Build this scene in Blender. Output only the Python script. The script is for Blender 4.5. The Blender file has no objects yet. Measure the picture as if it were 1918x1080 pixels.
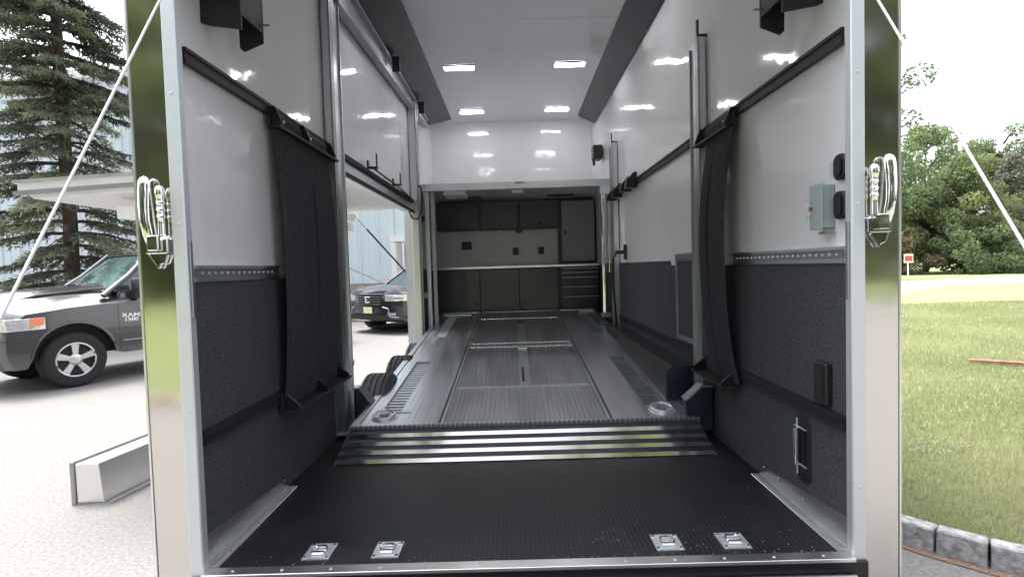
import bpy, bmesh, math, random
import numpy as np
from mathutils import Matrix, Vector, Euler
rad = math.radians
sc = bpy.context.scene
C = sc.collection

# ------------------------------------------------------------------ camera, world, sun, exposure
cam_d = bpy.data.cameras.new("camera")
cam = bpy.data.objects.new("camera", cam_d)
C.objects.link(cam)
sc.camera = cam
cam_d.sensor_width = 36.0
cam_d.lens = 36.0 * 1000 / 1918
cam_d.clip_start = 0.05
cam_d.clip_end = 2000
_p, _y, _r = rad(2.26), rad(-0.31), rad(-1.69)
_f = Vector((math.sin(_y) * math.cos(_p), math.cos(_y) * math.cos(_p), -math.sin(_p)))
_rt = Vector((math.cos(_y), -math.sin(_y), 0))
_up = _rt.cross(_f)
_rt2 = _rt * math.cos(_r) + _up * math.sin(_r)
_up2 = -_rt * math.sin(_r) + _up * math.cos(_r)
m = Matrix((_rt2, _up2, -_f)).transposed().to_4x4()
m.translation = Vector((-0.016, 0, 1.65))
cam.matrix_world = m

w = bpy.data.worlds.new("World")
sc.world = w
w.use_nodes = True
nt = w.node_tree
bg = nt.nodes["Background"]
sky = nt.nodes.new("ShaderNodeTexSky")
sky.sky_type = 'NISHITA'
sky.sun_disc = False
sky.sun_elevation = rad(66)
sky.sun_rotation = rad(300)
sky.air_density = 1.0
sky.dust_density = 5.0
sky.ozone_density = 1.0
hs = nt.nodes.new("ShaderNodeHueSaturation")
hs.inputs["Saturation"].default_value = 0.32
nt.links.new(sky.outputs[0], hs.inputs["Color"])
nt.links.new(hs.outputs[0], bg.inputs[0])
bg.inputs[1].default_value = 0.15
sun_d = bpy.data.lights.new("sun", 'SUN')
sun_d.energy = 1.0
sun_d.angle = rad(22)
sun_d.color = (1, 0.96, 0.9)
sun = bpy.data.objects.new("sun", sun_d)
C.objects.link(sun)
_az, _el = rad(300), rad(66)
sd = Vector((math.sin(_az) * math.cos(_el), math.cos(_az) * math.cos(_el), math.sin(_el)))
sun.rotation_euler = sd.to_track_quat('Z', 'Y').to_euler()
sun.location = (0, 0, 20)
vs = sc.view_settings
vs.view_transform = 'Standard'
vs.look = 'None'
vs.exposure = 1.9
vs.gamma = 1.0
sc.cycles.max_bounces = 10
sc.cycles.diffuse_bounces = 5
sc.cycles.glossy_bounces = 5
sc.cycles.use_denoising = True
sc.cycles.sample_clamp_indirect = 6.0

# ------------------------------------------------------------------ materials
M = {}
def mat(name, col, rough=0.5, metal=0.0, spec=0.5, var=0.0, vscale=5.0, bump=0.0, bscale=40.0,
        emit=None, estr=0.0, coat=0.0, stretch=None, detail=4.0, var2=None, alpha=None, trans=0.0, rvar=0.0):
    mt = bpy.data.materials.new(name)
    mt.use_nodes = True
    n, l = mt.node_tree.nodes, mt.node_tree.links
    b = n["Principled BSDF"]
    b.inputs["Base Color"].default_value = (*col, 1)
    b.inputs["Roughness"].default_value = rough
    b.inputs["Metallic"].default_value = metal
    b.inputs["Specular IOR Level"].default_value = spec
    b.inputs["Coat Weight"].default_value = coat
    b.inputs["Coat Roughness"].default_value = 0.04
    if trans:
        b.inputs["Transmission Weight"].default_value = trans
    if emit:
        b.inputs["Emission Color"].default_value = (*emit, 1)
        b.inputs["Emission Strength"].default_value = estr
    tc = n.new("ShaderNodeTexCoord")
    mp = n.new("ShaderNodeMapping")
    l.new(tc.outputs["Object"], mp.inputs[0])
    if stretch:
        mp.inputs["Scale"].default_value = stretch
    if var or rvar:
        t = n.new("ShaderNodeTexNoise")
        t.inputs["Scale"].default_value = vscale
        t.inputs["Detail"].default_value = detail
        t.inputs["Roughness"].default_value = 0.65
        l.new(mp.outputs[0], t.inputs["Vector"])
        if var:
            mx = n.new("ShaderNodeMix")
            mx.data_type = 'RGBA'
            r = n.new("ShaderNodeMapRange")
            r.inputs["From Min"].default_value = 0.3
            r.inputs["From Max"].default_value = 0.7
            l.new(t.outputs[0], r.inputs[0])
            l.new(r.outputs[0], mx.inputs[0])
            hi = var2 if var2 else tuple(min(1, c * (1 + var)) for c in col)
            mx.inputs[6].default_value = (*[c * (1 - var) for c in col], 1) if not var2 else (*col, 1)
            mx.inputs[7].default_value = (*hi, 1)
            l.new(mx.outputs[2], b.inputs["Base Color"])
        if rvar:
            r2 = n.new("ShaderNodeMapRange")
            r2.inputs["From Min"].default_value = 0.3
            r2.inputs["From Max"].default_value = 0.7
            r2.inputs["To Min"].default_value = max(0.02, rough - rvar)
            r2.inputs["To Max"].default_value = rough + rvar
            l.new(t.outputs[0], r2.inputs[0])
            l.new(r2.outputs[0], b.inputs["Roughness"])
    if bump:
        t2 = n.new("ShaderNodeTexNoise")
        t2.inputs["Scale"].default_value = bscale
        t2.inputs["Detail"].default_value = 3
        l.new(mp.outputs[0], t2.inputs["Vector"])
        bp = n.new("ShaderNodeBump")
        bp.inputs["Strength"].default_value = 1.0
        bp.inputs["Distance"].default_value = bump
        l.new(t2.outputs[0], bp.inputs["Height"])
        l.new(bp.outputs[0], b.inputs["Normal"])
    M[name] = mt
    return mt

mat("white_wall", (0.78, 0.78, 0.81), rough=0.07, spec=0.55, var=0.03, vscale=1.2, rvar=0.03, bump=0.006, bscale=2.2)
mat("white_ceiling", (0.68, 0.67, 0.69), rough=0.10, spec=0.5, var=0.03, vscale=1.0, bump=0.003, bscale=2.0)
mat("carpet", (0.074, 0.077, 0.088), rough=1.0, spec=0.1, var=0.6, vscale=110, bump=0.001, bscale=220, detail=3)
mat("pad_fabric", (0.050, 0.049, 0.060), rough=0.95, spec=0.15, var=0.5, vscale=90, bump=0.002, bscale=300)
mat("plum_metal", (0.018, 0.013, 0.019), rough=0.55, spec=0.5, var=0.15, vscale=3, bump=0.0004, bscale=30)
mat("cove_metal", (0.026, 0.019, 0.028), rough=0.35, spec=0.5, var=0.2, vscale=1.5)
mat("black_metal", (0.012, 0.012, 0.014), rough=0.35, spec=0.5)
mat("black_plastic", (0.014, 0.014, 0.016), rough=0.45)
mat("seal_rubber", (0.012, 0.011, 0.013), rough=0.7)
mat("aluminium", (0.66, 0.69, 0.72), rough=0.33, metal=1.0, var=0.05, vscale=3, rvar=0.03, detail=2)
mat("jamb_metal", (0.72, 0.76, 0.80), rough=0.5, metal=0.7, var=0.04, vscale=3)
mat("bright_aluminium", (0.82, 0.82, 0.82), rough=0.34, metal=1.0, bump=.0015, bscale=5, var=0.04, vscale=3, rvar=0.04, detail=2)
mat("dull_aluminium", (0.38, 0.39, 0.41), rough=0.42, metal=0.9, var=0.06, vscale=4, detail=2)
mat("deck_aluminium", (0.74, 0.77, 0.82), rough=0.34, metal=1.0, var=0.10, vscale=1.6, rvar=0.06, stretch=(5, 0.5, 1), detail=3)
mat("deck_centre", (0.50, 0.52, 0.55), rough=0.38, metal=1.0, var=0.10, vscale=1.8, rvar=0.05, stretch=(4, .8, 1), detail=3)
mat("flap_dark", (0.06, 0.08, 0.12), rough=0.35, metal=0.8, var=0.2, vscale=4)
mat("mirror_steel", (0.66, 0.645, 0.61), rough=0.10, metal=1.0, bump=0.0011, bscale=3.2, stretch=(1, 1, 0.8))
mat("polished", (0.78, 0.73, 0.68), rough=0.10, metal=1.0, var=.12, rvar=.06, vscale=2.2, stretch=(1.6, .2, .2), detail=3)
mat("chrome", (0.85, 0.85, 0.86), rough=0.05, metal=1.0)
mat("zinc", (0.78, 0.82, 0.86), rough=0.42, metal=0.75, var=0.06, vscale=12)
mat("led", (1, 1, 1), emit=(1, 0.99, 1.0), estr=9.5)
mat("cabinet", (0.036, 0.037, 0.042), rough=0.35, var=0.12, vscale=3, coat=0.2)
mat("cabinet_grey", (0.20, 0.21, 0.25), rough=0.3, var=0.08, vscale=2, coat=0.2)
mat("backsplash", (0.62, 0.66, 0.63), rough=0.3, var=0.05, vscale=2)
mat("electrical_grey", (0.34, 0.40, 0.41), rough=0.4, var=0.05)
mat("copper", (0.5, 0.16, 0.07), rough=0.4, metal=0.6)
mat("red_paint", (0.42, 0.24, 0.22), rough=0.5)
mat("tyre", (0.075, 0.075, 0.082), rough=0.75, spec=0.3, var=0.25, vscale=20)
mat("rope", (0.75, 0.73, 0.75), rough=0.5)
mat("awning_white", (0.72, 0.72, 0.70), rough=0.4, var=0.05)
mat("siding", (0.62, 0.70, 0.76), rough=0.45, var=0.05, vscale=1.5, spec=0.4)
mat("white_trim", (0.8, 0.8, 0.8), rough=0.5)
mat("stone_wall", (0.33, 0.27, 0.24), rough=0.9, var=0.35, vscale=6, bump=0.02, bscale=12)
mat("asphalt", (0.235, 0.228, 0.22), rough=0.9, spec=0.2, var=0.32, vscale=48, bump=0.005, bscale=120, detail=8)
mat("road_asphalt", (0.42, 0.42, 0.42), rough=0.85, var=0.06, vscale=3)
mat("granite", (0.36, 0.36, 0.365), rough=0.85, var=0.55, vscale=22, bump=0.012, bscale=22, detail=8)
mat("soil_grass_far", (0.13, 0.15, 0.07), rough=1.0, var=0.5, vscale=2, detail=8, var2=(0.19, 0.24, 0.08))
mat("soil_grass", (0.20, 0.25, 0.10), rough=1.0, var=0.5, vscale=3, detail=8, var2=(0.31, 0.36, 0.17), bump=0.02, bscale=60)
mat("brown_litter", (0.26, 0.17, 0.12), rough=1.0, var=0.4, vscale=50, bump=0.006, bscale=90)
mat("rust", (0.28, 0.13, 0.09), rough=0.85, var=0.4, vscale=10)
mat("bark", (0.085, 0.065, 0.055), rough=0.95, var=0.4, vscale=12, bump=0.01, bscale=25)
mat("truck_paint", (0.085, 0.085, 0.092), rough=0.25, metal=0.7, coat=1.0)
mat("truck_lower", (0.085, 0.085, 0.09), rough=0.3, metal=0.6, coat=0.8)
mat("suv_paint", (0.03, 0.034, 0.045), rough=0.28, metal=0.5, coat=1.0)
mat("car_glass", (0.03, 0.06, 0.065), rough=0.04, spec=0.9, coat=0.6)
mat("windshield_glass", (0.10, 0.17, 0.17), rough=0.03, spec=1.0, coat=1.0, var=0.7, vscale=3, detail=4)
mat("window_glass", (0.05, 0.08, 0.08), rough=0.05, spec=0.8)
mat("headlight", (0.75, 0.77, 0.8), rough=0.12, metal=0.5, coat=1.0, var=0.35, vscale=18)
mat("amber", (0.75, 0.17, 0.05), rough=0.2, coat=1.0)
mat("rim_silver", (0.62, 0.62, 0.63), rough=0.28, metal=0.9)
mat("vehicle_tyre", (0.028, 0.028, 0.03), rough=0.8, spec=0.3, var=0.3, vscale=25)
mat("wheel_black", (0.01, 0.01, 0.01), rough=0.8)
mat("plate_yellow", (0.75, 0.72, 0.42), rough=0.5)
mat("plate_ink", (0.1, 0.1, 0.1), rough=0.6)
mat("badge_white", (0.8, 0.8, 0.8), rough=0.3)
mat("sign_red", (0.65, 0.12, 0.1), rough=0.5)
mat("dust", (0.6, 0.6, 0.58), rough=0.9)
mat("sticker", (0.55, 0.6, 0.66), rough=0.5)

def floor_mat():
    mt = mat("rubber_floor", (0.016, 0.016, 0.019), rough=0.42, spec=0.5)
    n, l = mt.node_tree.nodes, mt.node_tree.links
    b = n["Principled BSDF"]
    tc = n.new("ShaderNodeTexCoord")
    sep = n.new("ShaderNodeSeparateXYZ")
    l.new(tc.outputs["Object"], sep.inputs[0])
    def sinw(sock, k):
        a = n.new("ShaderNodeMath"); a.operation = 'MULTIPLY'; a.inputs[1].default_value = k
        l.new(sock, a.inputs[0])
        s = n.new("ShaderNodeMath"); s.operation = 'SINE'
        l.new(a.outputs[0], s.inputs[0])
        return s.outputs[0]
    # coin pattern, 16 mm pitch, staggered
    k = 2 * math.pi / 0.030
    ad = n.new("ShaderNodeMath"); ad.operation = 'ADD'
    su = n.new("ShaderNodeMath"); su.operation = 'SUBTRACT'
    for q in (ad, su):
        l.new(sep.outputs[0], q.inputs[0]); l.new(sep.outputs[1], q.inputs[1])
    mu = n.new("ShaderNodeMath"); mu.operation = 'MULTIPLY'
    l.new(sinw(ad.outputs[0], k * 0.8), mu.inputs[0]); l.new(sinw(su.outputs[0], k * 0.8), mu.inputs[1])
    mr = n.new("ShaderNodeMapRange")
    mr.inputs["From Min"].default_value = 0.05; mr.inputs["From Max"].default_value = 0.45
    l.new(mu.outputs[0], mr.inputs[0])
    bp = n.new("ShaderNodeBump"); bp.inputs["Distance"].default_value = 0.004
    l.new(mr.outputs[0], bp.inputs["Height"])
    l.new(bp.outputs[0], b.inputs["Normal"])
    t = n.new("ShaderNodeTexNoise"); t.inputs["Scale"].default_value = 3.5; t.inputs["Detail"].default_value = 9
    l.new(tc.outputs["Object"], t.inputs["Vector"])
    cr = n.new("ShaderNodeMix"); cr.data_type = 'RGBA'
    r = n.new("ShaderNodeMapRange"); r.inputs["From Min"].default_value = 0.42; r.inputs["From Max"].default_value = 0.75
    l.new(t.outputs[0], r.inputs[0]); l.new(r.outputs[0], cr.inputs[0])
    cr.inputs[6].default_value = (0.010, 0.0108, 0.0155, 1); cr.inputs[7].default_value = (0.028, 0.029, 0.036, 1)
    m3 = n.new("ShaderNodeMix"); m3.data_type = 'RGBA'; m3.blend_type = 'MULTIPLY'; m3.inputs[0].default_value = 1.0
    r3 = n.new("ShaderNodeMapRange"); r3.inputs["To Min"].default_value = 0.45; r3.inputs["To Max"].default_value = 1.35  # sheen of the studs put into the colour: tops lighter, gaps darker
    l.new(mr.outputs[0], r3.inputs[0]); l.new(cr.outputs[2], m3.inputs[6]); l.new(r3.outputs[0], m3.inputs[7])
    l.new(m3.outputs[2], b.inputs["Base Color"])
    r2 = n.new("ShaderNodeMapRange"); r2.inputs["To Min"].default_value = 0.35; r2.inputs["To Max"].default_value = 0.65
    l.new(t.outputs[0], r2.inputs[0]); l.new(r2.outputs[0], b.inputs["Roughness"])
floor_mat()

def leaf_mat(name, c1, c2, transl=0.3):
    mt = bpy.data.materials.new(name); mt.use_nodes = True
    n, l = mt.node_tree.nodes, mt.node_tree.links
    b = n["Principled BSDF"]; out = n["Material Output"]
    at = n.new("ShaderNodeAttribute"); at.attribute_name = "tint"
    mx = n.new("ShaderNodeMix"); mx.data_type = 'RGBA'
    mx.inputs[6].default_value = (*c1, 1); mx.inputs[7].default_value = (*c2, 1)
    l.new(at.outputs["Fac"], mx.inputs[0])
    l.new(mx.outputs[2], b.inputs["Base Color"])
    b.inputs["Roughness"].default_value = 0.6
    b.inputs["Specular IOR Level"].default_value = 0.3
    tr = n.new("ShaderNodeBsdfTranslucent")
    l.new(mx.outputs[2], tr.inputs[0])
    ms = n.new("ShaderNodeMixShader"); ms.inputs[0].default_value = transl
    l.new(b.outputs[0], ms.inputs[1]); l.new(tr.outputs[0], ms.inputs[2])
    l.new(ms.outputs[0], out.inputs[0])
    M[name] = mt
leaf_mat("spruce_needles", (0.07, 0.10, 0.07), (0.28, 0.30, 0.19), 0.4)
leaf_mat("leaves_green", (0.12, 0.17, 0.08), (0.32, 0.38, 0.16), 0.48)
leaf_mat("leaves_dark", (0.11, 0.16, 0.085), (0.25, 0.32, 0.15), 0.45)
leaf_mat("leaves_pale", (0.18, 0.20, 0.15), (0.32, 0.33, 0.25), 0.35)
leaf_mat("leaves_brown", (0.14, 0.11, 0.075), (0.25, 0.19, 0.12), 0.3)
leaf_mat("grass_blades", (0.27, 0.32, 0.15), (0.54, 0.53, 0.33), 0.45)

# ------------------------------------------------------------------ helpers
def thing(name, label, cat, loc=(0, 0, 0), rot=(0, 0, 0), group=None, kind=None):
    o = bpy.data.objects.new(name, None); C.objects.link(o)
    o.empty_display_size = 0.1
    o.location = loc; o.rotation_euler = rot
    tag(o, label, cat, group, kind)
    return o
def tag(o, label=None, cat=None, group=None, kind=None):
    if label: o['label'] = label
    if cat: o['category'] = cat
    if group: o['group'] = group
    if kind: o['kind'] = kind
    return o
def wm(o):
    mt = Matrix.LocRotScale(o.location, o.rotation_euler, o.scale)
    return wm(o.parent) @ mt if o.parent else mt

class MB:
    def __init__(s): s.v = []; s.f = []; s.sm = []
    def add(s, v, f, smooth=False):
        k = len(s.v); s.v += [tuple(p) for p in v]
        s.f += [tuple(i + k for i in q) for q in f]; s.sm += [smooth] * len(f); return s
    def box(s, x0, x1, y0, y1, z0, z1):
        v = [(x, y, z) for z in (z0, z1) for y in (y0, y1) for x in (x0, x1)]
        return s.add(v, [(0, 2, 3, 1), (4, 5, 7, 6), (0, 1, 5, 4), (2, 6, 7, 3), (0, 4, 6, 2), (1, 3, 7, 5)])
    def hexa(s, lo, hi):   # two quads, same order
        v = list(lo) + list(hi)
        return s.add(v, [(3, 2, 1, 0), (4, 5, 6, 7), (0, 1, 5, 4), (1, 2, 6, 5), (2, 3, 7, 6), (3, 0, 4, 7)])
    def prism(s, poly, ax, a, b):   # poly in the two remaining axes (in xyz order)
        def P(u, w_, t):
            return {'x': (t, u, w_), 'y': (u, t, w_), 'z': (u, w_, t)}[ax]
        n = len(poly)
        v = [P(u, q, a) for u, q in poly] + [P(u, q, b) for u, q in poly]
        f = [tuple(range(n))[::-1], tuple(range(n, 2 * n))] + [(i, (i + 1) % n, n + (i + 1) % n, n + i) for i in range(n)]
        return s.add(v, f)
    def tube(s, pts, r, n=8, closed=False, caps=True):
        pts = [Vector(p) for p in pts]; N = len(pts)
        rs = r if isinstance(r, (list, tuple)) else [r] * N
        v = []; up = Vector((0, 0, 1))
        for i, p in enumerate(pts):
            a = pts[(i - 1) % N] if (closed or i > 0) else p
            b = pts[(i + 1) % N] if (closed or i < N - 1) else p
            d = (b - a).normalized()
            u = d.cross(up if abs(d.dot(up)) < 0.95 else Vector((1, 0, 0))).normalized(); w_ = d.cross(u)
            for k in range(n):
                t = 2 * math.pi * k / n
                v.append(p + (u * math.cos(t) + w_ * math.sin(t)) * rs[i])
        f = []
        for i in range(N if closed else N - 1):
            j = (i + 1) % N
            for k in range(n):
                f.append((i * n + k, i * n + (k + 1) % n, j * n + (k + 1) % n, j * n + k))
        s.add(v, f, True)
        if not closed and caps:
            K = len(s.v) - len(v)
            s.f += [tuple(K + k for k in range(n))[::-1], tuple(K + (N - 1) * n + k for k in range(n))]; s.sm += [False, False]
        return s
    def lathe(s, prof, c, ax='y', n=24):   # prof: (offset along axis, radius)
        v = []
        for (a, r) in prof:
            for k in range(n):
                t = 2 * math.pi * k / n; u, w_ = r * math.cos(t), r * math.sin(t)
                d = {'y': (u, a, w_), 'x': (a, u, w_), 'z': (u, w_, a)}[ax]
                v.append((c[0] + d[0], c[1] + d[1], c[2] + d[2]))
        f = []
        for i in range(len(prof) - 1):
            for k in range(n):
                f.append((i * n + k, i * n + (k + 1) % n, (i + 1) * n + (k + 1) % n, (i + 1) * n + k))
        s.add(v, f, True)
        K = len(s.v) - len(v)
        if prof[0][1] > 1e-4: s.f.append(tuple(K + k for k in range(n))); s.sm.append(False)
        if prof[-1][1] > 1e-4: s.f.append(tuple(K + (len(prof) - 1) * n + k for k in range(n))[::-1]); s.sm.append(False)
        return s
    def build(s, name, mt, parent=None, local=False, bevel=0.0, label=None, kind=None, mats=None, seg=1):
        v = [Vector(p) for p in s.v]
        loc = Vector((0, 0, 0))
        if parent is not None and not local:
            inv = wm(parent).inverted(); v = [inv @ p for p in v]
        elif parent is None:
            xs = [p.x for p in v]; ys = [p.y for p in v]; zs = [p.z for p in v]
            loc = Vector(((min(xs) + max(xs)) / 2, (min(ys) + max(ys)) / 2, min(zs)))
            v = [p - loc for p in v]
        me = bpy.data.meshes.new(name)
        me.from_pydata([tuple(p) for p in v], [], s.f)
        me.polygons.foreach_set("use_smooth", s.sm)
        bm = bmesh.new(); bm.from_mesh(me)
        bmesh.ops.recalc_face_normals(bm, faces=bm.faces)
        if bevel:
            es = [e for e in bm.edges if len(e.link_faces) == 2 and e.calc_face_angle(0) > rad(35)]
            bmesh.ops.bevel(bm, geom=es, offset=bevel, segments=seg, affect='EDGES', profile=0.6)
        bm.to_mesh(me); bm.free()
        if any(s.sm): me.set_sharp_from_angle(angle=rad(38))
        me.materials.append(M[mt])
        o = bpy.data.objects.new(name, me); C.objects.link(o)
        o.location = loc
        if parent is not None: o.parent = parent
        if label: o['label'] = label
        if kind: o['kind'] = kind
        return o

def dup(root, loc, rot=None, label=None, parent=None):
    c = root.copy(); C.objects.link(c)
    if loc is not None: c.location = loc
    if rot is not None: c.rotation_euler = rot
    if label: c['label'] = label
    if parent is not None: c.parent = parent
    for ch in list(root.children):
        dup(ch, None, parent=c)
    return c
def B(x0, x1, y0, y1, z0, z1): return MB().box(x0, x1, y0, y1, z0, z1)
_fc = {}
def text_mesh(txt, size, depth=0.003, bold=True):
    cu = bpy.data.curves.new("t", 'FONT'); cu.body = txt; cu.size = size; cu.extrude = depth; cu.align_x = 'CENTER'
    if bold: cu.offset = size * 0.02
    o = bpy.data.objects.new("t", cu); C.objects.link(o)
    bpy.context.view_layer.update()
    dg = bpy.context.evaluated_depsgraph_get()
    me = bpy.data.meshes.new_from_object(o.evaluated_get(dg))
    bpy.data.objects.remove(o); bpy.data.curves.remove(cu)
    return me
def text_part(name, txt, size, mt, parent, matrix_local, sx=1.0):
    me = text_mesh(txt, size)
    me.transform(Matrix.Diagonal((sx, 1, 1, 1))); me.transform(matrix_local)
    me.materials.clear(); me.materials.append(M[mt])
    o = bpy.data.objects.new(name, me); C.objects.link(o); o.parent = parent
    return o

G = 0.10     # ground level; the trailer floor is 0.46 above it
FZ = 0.565
WX = 1.215   # inner wall faces
Y0 = 1.93
YF = 8.2
ZC = 3.86

# ------------------------------------------------------------------ ground
def sheet(name, poly, z, mt, kind='structure', parent=None):
    mb = MB(); mb.add([(x, y, z) for x, y in poly], [tuple(range(len(poly)))])
    o = mb.build(name, mt, parent)
    # keep world-space object coordinates for the procedural grain
    if kind: o['kind'] = kind
    return o
sheet("ground", [(-900, -900), (900, -900), (900, 900), (-900, 900)], G, "asphalt")
curb_path = [(1.62, 5.2), (1.64, 4.4), (1.72, 3.7), (1.84, 3.15), (2.018, 2.83), (2.17, 2.66), (2.36, 2.49), (2.75, 2.22), (3.3, 2.0), (4.2, 1.86), (6.5, 1.8)]
LZ = 0.195
lawn_poly = [(1.72, 60), (1.72, 5.2), (1.74, 4.4), (1.82, 3.73), (1.93, 3.2), (2.09, 2.9), (2.23, 2.73), (2.41, 2.57), (2.79, 2.31), (3.33, 2.1), (4.2, 1.96), (6.5, 1.9), (300, 1.9), (300, 300), (1.72, 300)]
sheet("lawn", lawn_poly, LZ, "soil_grass")
s_ = 0.945
sheet("road", [(p[0] * s_, p[1] * s_) for p in [(-4, 14.5), (6, 18.2), (15.6, 22.0), (21.3, 26.4), (26.5, 27.9), (60, 31.5), (120, 36), (120, 44), (60, 39), (33, 34.8), (28, 34.6), (22.7, 32.0), (12, 27.5), (0, 24), (-4, 23)]], LZ + 0.006, "road_asphalt")
# lawn behind the camera, mirrored in the steel corner posts
sheet("lawn", [(-60, -2.6), (-2.2, -2.6), (-1.2, -3.2), (-0.6, -5), (0.5, -9), (4, -14), (60, -20), (60, -90), (-60, -90)], G + 0.06, "soil_grass_far")

# curb of granite blocks
def polyline_pts(path, step):
    P = [Vector((x, y, 0)) for x, y in path]; out = []; d = 0.0; i = 0
    seg = [(P[k + 1] - P[k]).length for k in range(len(P) - 1)]; L = sum(seg); s = 0
    while s <= L:
        q = s; k = 0
        while k < len(seg) - 1 and q > seg[k]: q -= seg[k]; k += 1
        out.append(P[k].lerp(P[k + 1], min(1, q / seg[k]))); s += step
    return out
random.seed(4)
curb = thing("granite_curb", "rough grey granite block curb along the edge of the lawn", "curb", (2.2, 2.7, G))
pp = polyline_pts(curb_path, 0.215)
for a, b in zip(pp[:-1], pp[1:]):
    d = (b - a); L = d.length; d.normalize(); nrm = Vector((-d.y, d.x, 0))
    if nrm.x + nrm.y < 0: nrm = -nrm
    j = random.uniform(-0.006, 0.006); h = 0.125 + random.uniform(-0.006, 0.006)
    a2 = a + d * 0.008 + nrm * j; b2 = b - d * 0.008 + nrm * j
    mb = MB()
    def V(p, off, z): q = p + nrm * off; return (q.x, q.y, z)
    mb.hexa([V(a2, 0, G - 0.02), V(b2, 0, G - 0.02), V(b2, 0.1, G - 0.02), V(a2, 0.1, G - 0.02)],
            [V(a2, 0.012, G + h), V(b2, 0.008, G + h + random.uniform(-.004, .004)), V(b2, 0.1, G + h), V(a2, 0.1, G + h)])
    mb.build("granite_block", "granite", curb, bevel=0.008)
lit = MB()
for a, b in zip(pp[:-1], pp[1:]):
    d = (b - a).normalized(); nrm = Vector((-d.y, d.x, 0))
    if nrm.x + nrm.y < 0: nrm = -nrm
    q = [a, b, b - nrm * 0.05, a - nrm * 0.05]
    lit.add([(p.x, p.y, G + 0.005 + 0.0) for p in q], [(0, 1, 2, 3)])
tag(lit.build("leaf_litter", "brown_litter"), "thin strip of brown leaf litter at the foot of the granite curb", "leaf litter", kind='stuff')

curb2 = thing("granite_curb", "granite block curb behind the viewer, reflected in the left post", "curb", (-4, -2.5, G))
x = -7.5
while x < -2.2:
    L = random.uniform(.20, .30); h = random.uniform(.10, .17); d = random.uniform(-.03, .03)
    MB().hexa([(x, -2.6 + d, G), (x + L, -2.6 + d, G), (x + L, -2.42 + d, G), (x, -2.42 + d, G)], [(x + .01, -2.6 + d, G + h), (x + L - .02, -2.6 + d, G + h * .95), (x + L - .02, -2.44 + d, G + h), (x + .01, -2.44 + d, G + h * .97)]).build("granite_block", "stone_wall", curb2, bevel=.01)
    x += L + .015
# grass blades as one mesh
def tri_cloud(name, pos, dirs, side, mt, tint, parent=None, quad=False):
    n = len(pos)
    if quad:
        v = np.empty((n, 4, 3)); v[:, 0] = pos - side; v[:, 1] = pos + side * 0.2 - dirs * 0.15; v[:, 2] = pos + dirs; v[:, 3] = pos + side
        v[:, 1] = pos + side; v[:, 2] = pos + dirs + side * 0.35; v[:, 3] = pos + dirs - side * 0.35
        k = 4
    else:
        v = np.empty((n, 3, 3)); v[:, 0] = pos - side; v[:, 1] = pos + side; v[:, 2] = pos + dirs; k = 3
    me = bpy.data.meshes.new(name)
    me.vertices.add(n * k); me.vertices.foreach_set("co", v.reshape(-1))
    me.loops.add(n * k); me.loops.foreach_set("vertex_index", np.arange(n * k, dtype=np.int32))
    me.polygons.add(n); me.polygons.foreach_set("loop_start", np.arange(0, n * k, k, dtype=np.int32))
    me.polygons.foreach_set("loop_total", np.full(n, k, dtype=np.int32))
    at = me.attributes.new("tint", 'FLOAT', 'POINT')
    at.data.foreach_set("value", np.repeat(tint, k).astype(np.float32))
    me.update(); me.validate()
    me.materials.append(M[mt])
    o = bpy.data.objects.new(name, me); C.objects.link(o)
    if parent is not None: o.parent = parent
    return o
rng = np.random.default_rng(3)
def grass():
    n = 230000
    y = 2.2 + (np.sqrt(rng.random(n)) ** 1.0) * 0 + (16 - 2.2) * rng.random(n) ** 1.9
    r = rng.uniform(0.5, 1.35, n); x = np.maximum(y * r, 1.9)
    # keep points on the lawn side of the curb
    cx = np.array([p[0] for p in lawn_poly[1:12]]); cy = np.array([p[1] for p in lawn_poly[1:12]])
    keep = np.ones(n, bool)
    yy = np.interp(x, cx[2:], cy[2:]); keep &= (y > yy + 0.01)
    keep &= (x > 1.78)
    x, y = x[keep], y[keep]; n = len(x)
    pos = np.stack([x, y, np.full(n, LZ)], 1)
    h = rng.uniform(0.02, 0.055, n) * (0.8 + 0.05 * y); th = rng.uniform(0, 6.283, n); lean = rng.uniform(0, 0.7, n)
    d = np.stack([np.cos(th) * lean * h, np.sin(th) * lean * h, h], 1)
    wv = rng.uniform(0.0018, 0.0035, n) * (0.8 + 0.22 * y); t2 = rng.uniform(0, 6.283, n)
    s = np.stack([np.cos(t2) * wv, np.sin(t2) * wv, np.zeros(n)], 1)
    patch = 0.5 + 0.5 * np.sin(x * 1.7 + 0.6 * np.sin(y * 1.1)) * np.sin(y * 1.3 + 1.1 * np.sin(x * .9))
    tint = np.clip(0.2 + 0.5 * patch + rng.normal(0, 0.22, n), 0, 1)
    tag(tri_cloud("grass", pos, d, s, "grass_blades", tint), "short green and straw coloured grass of the lawn", "grass", kind='stuff')
grass()
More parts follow.
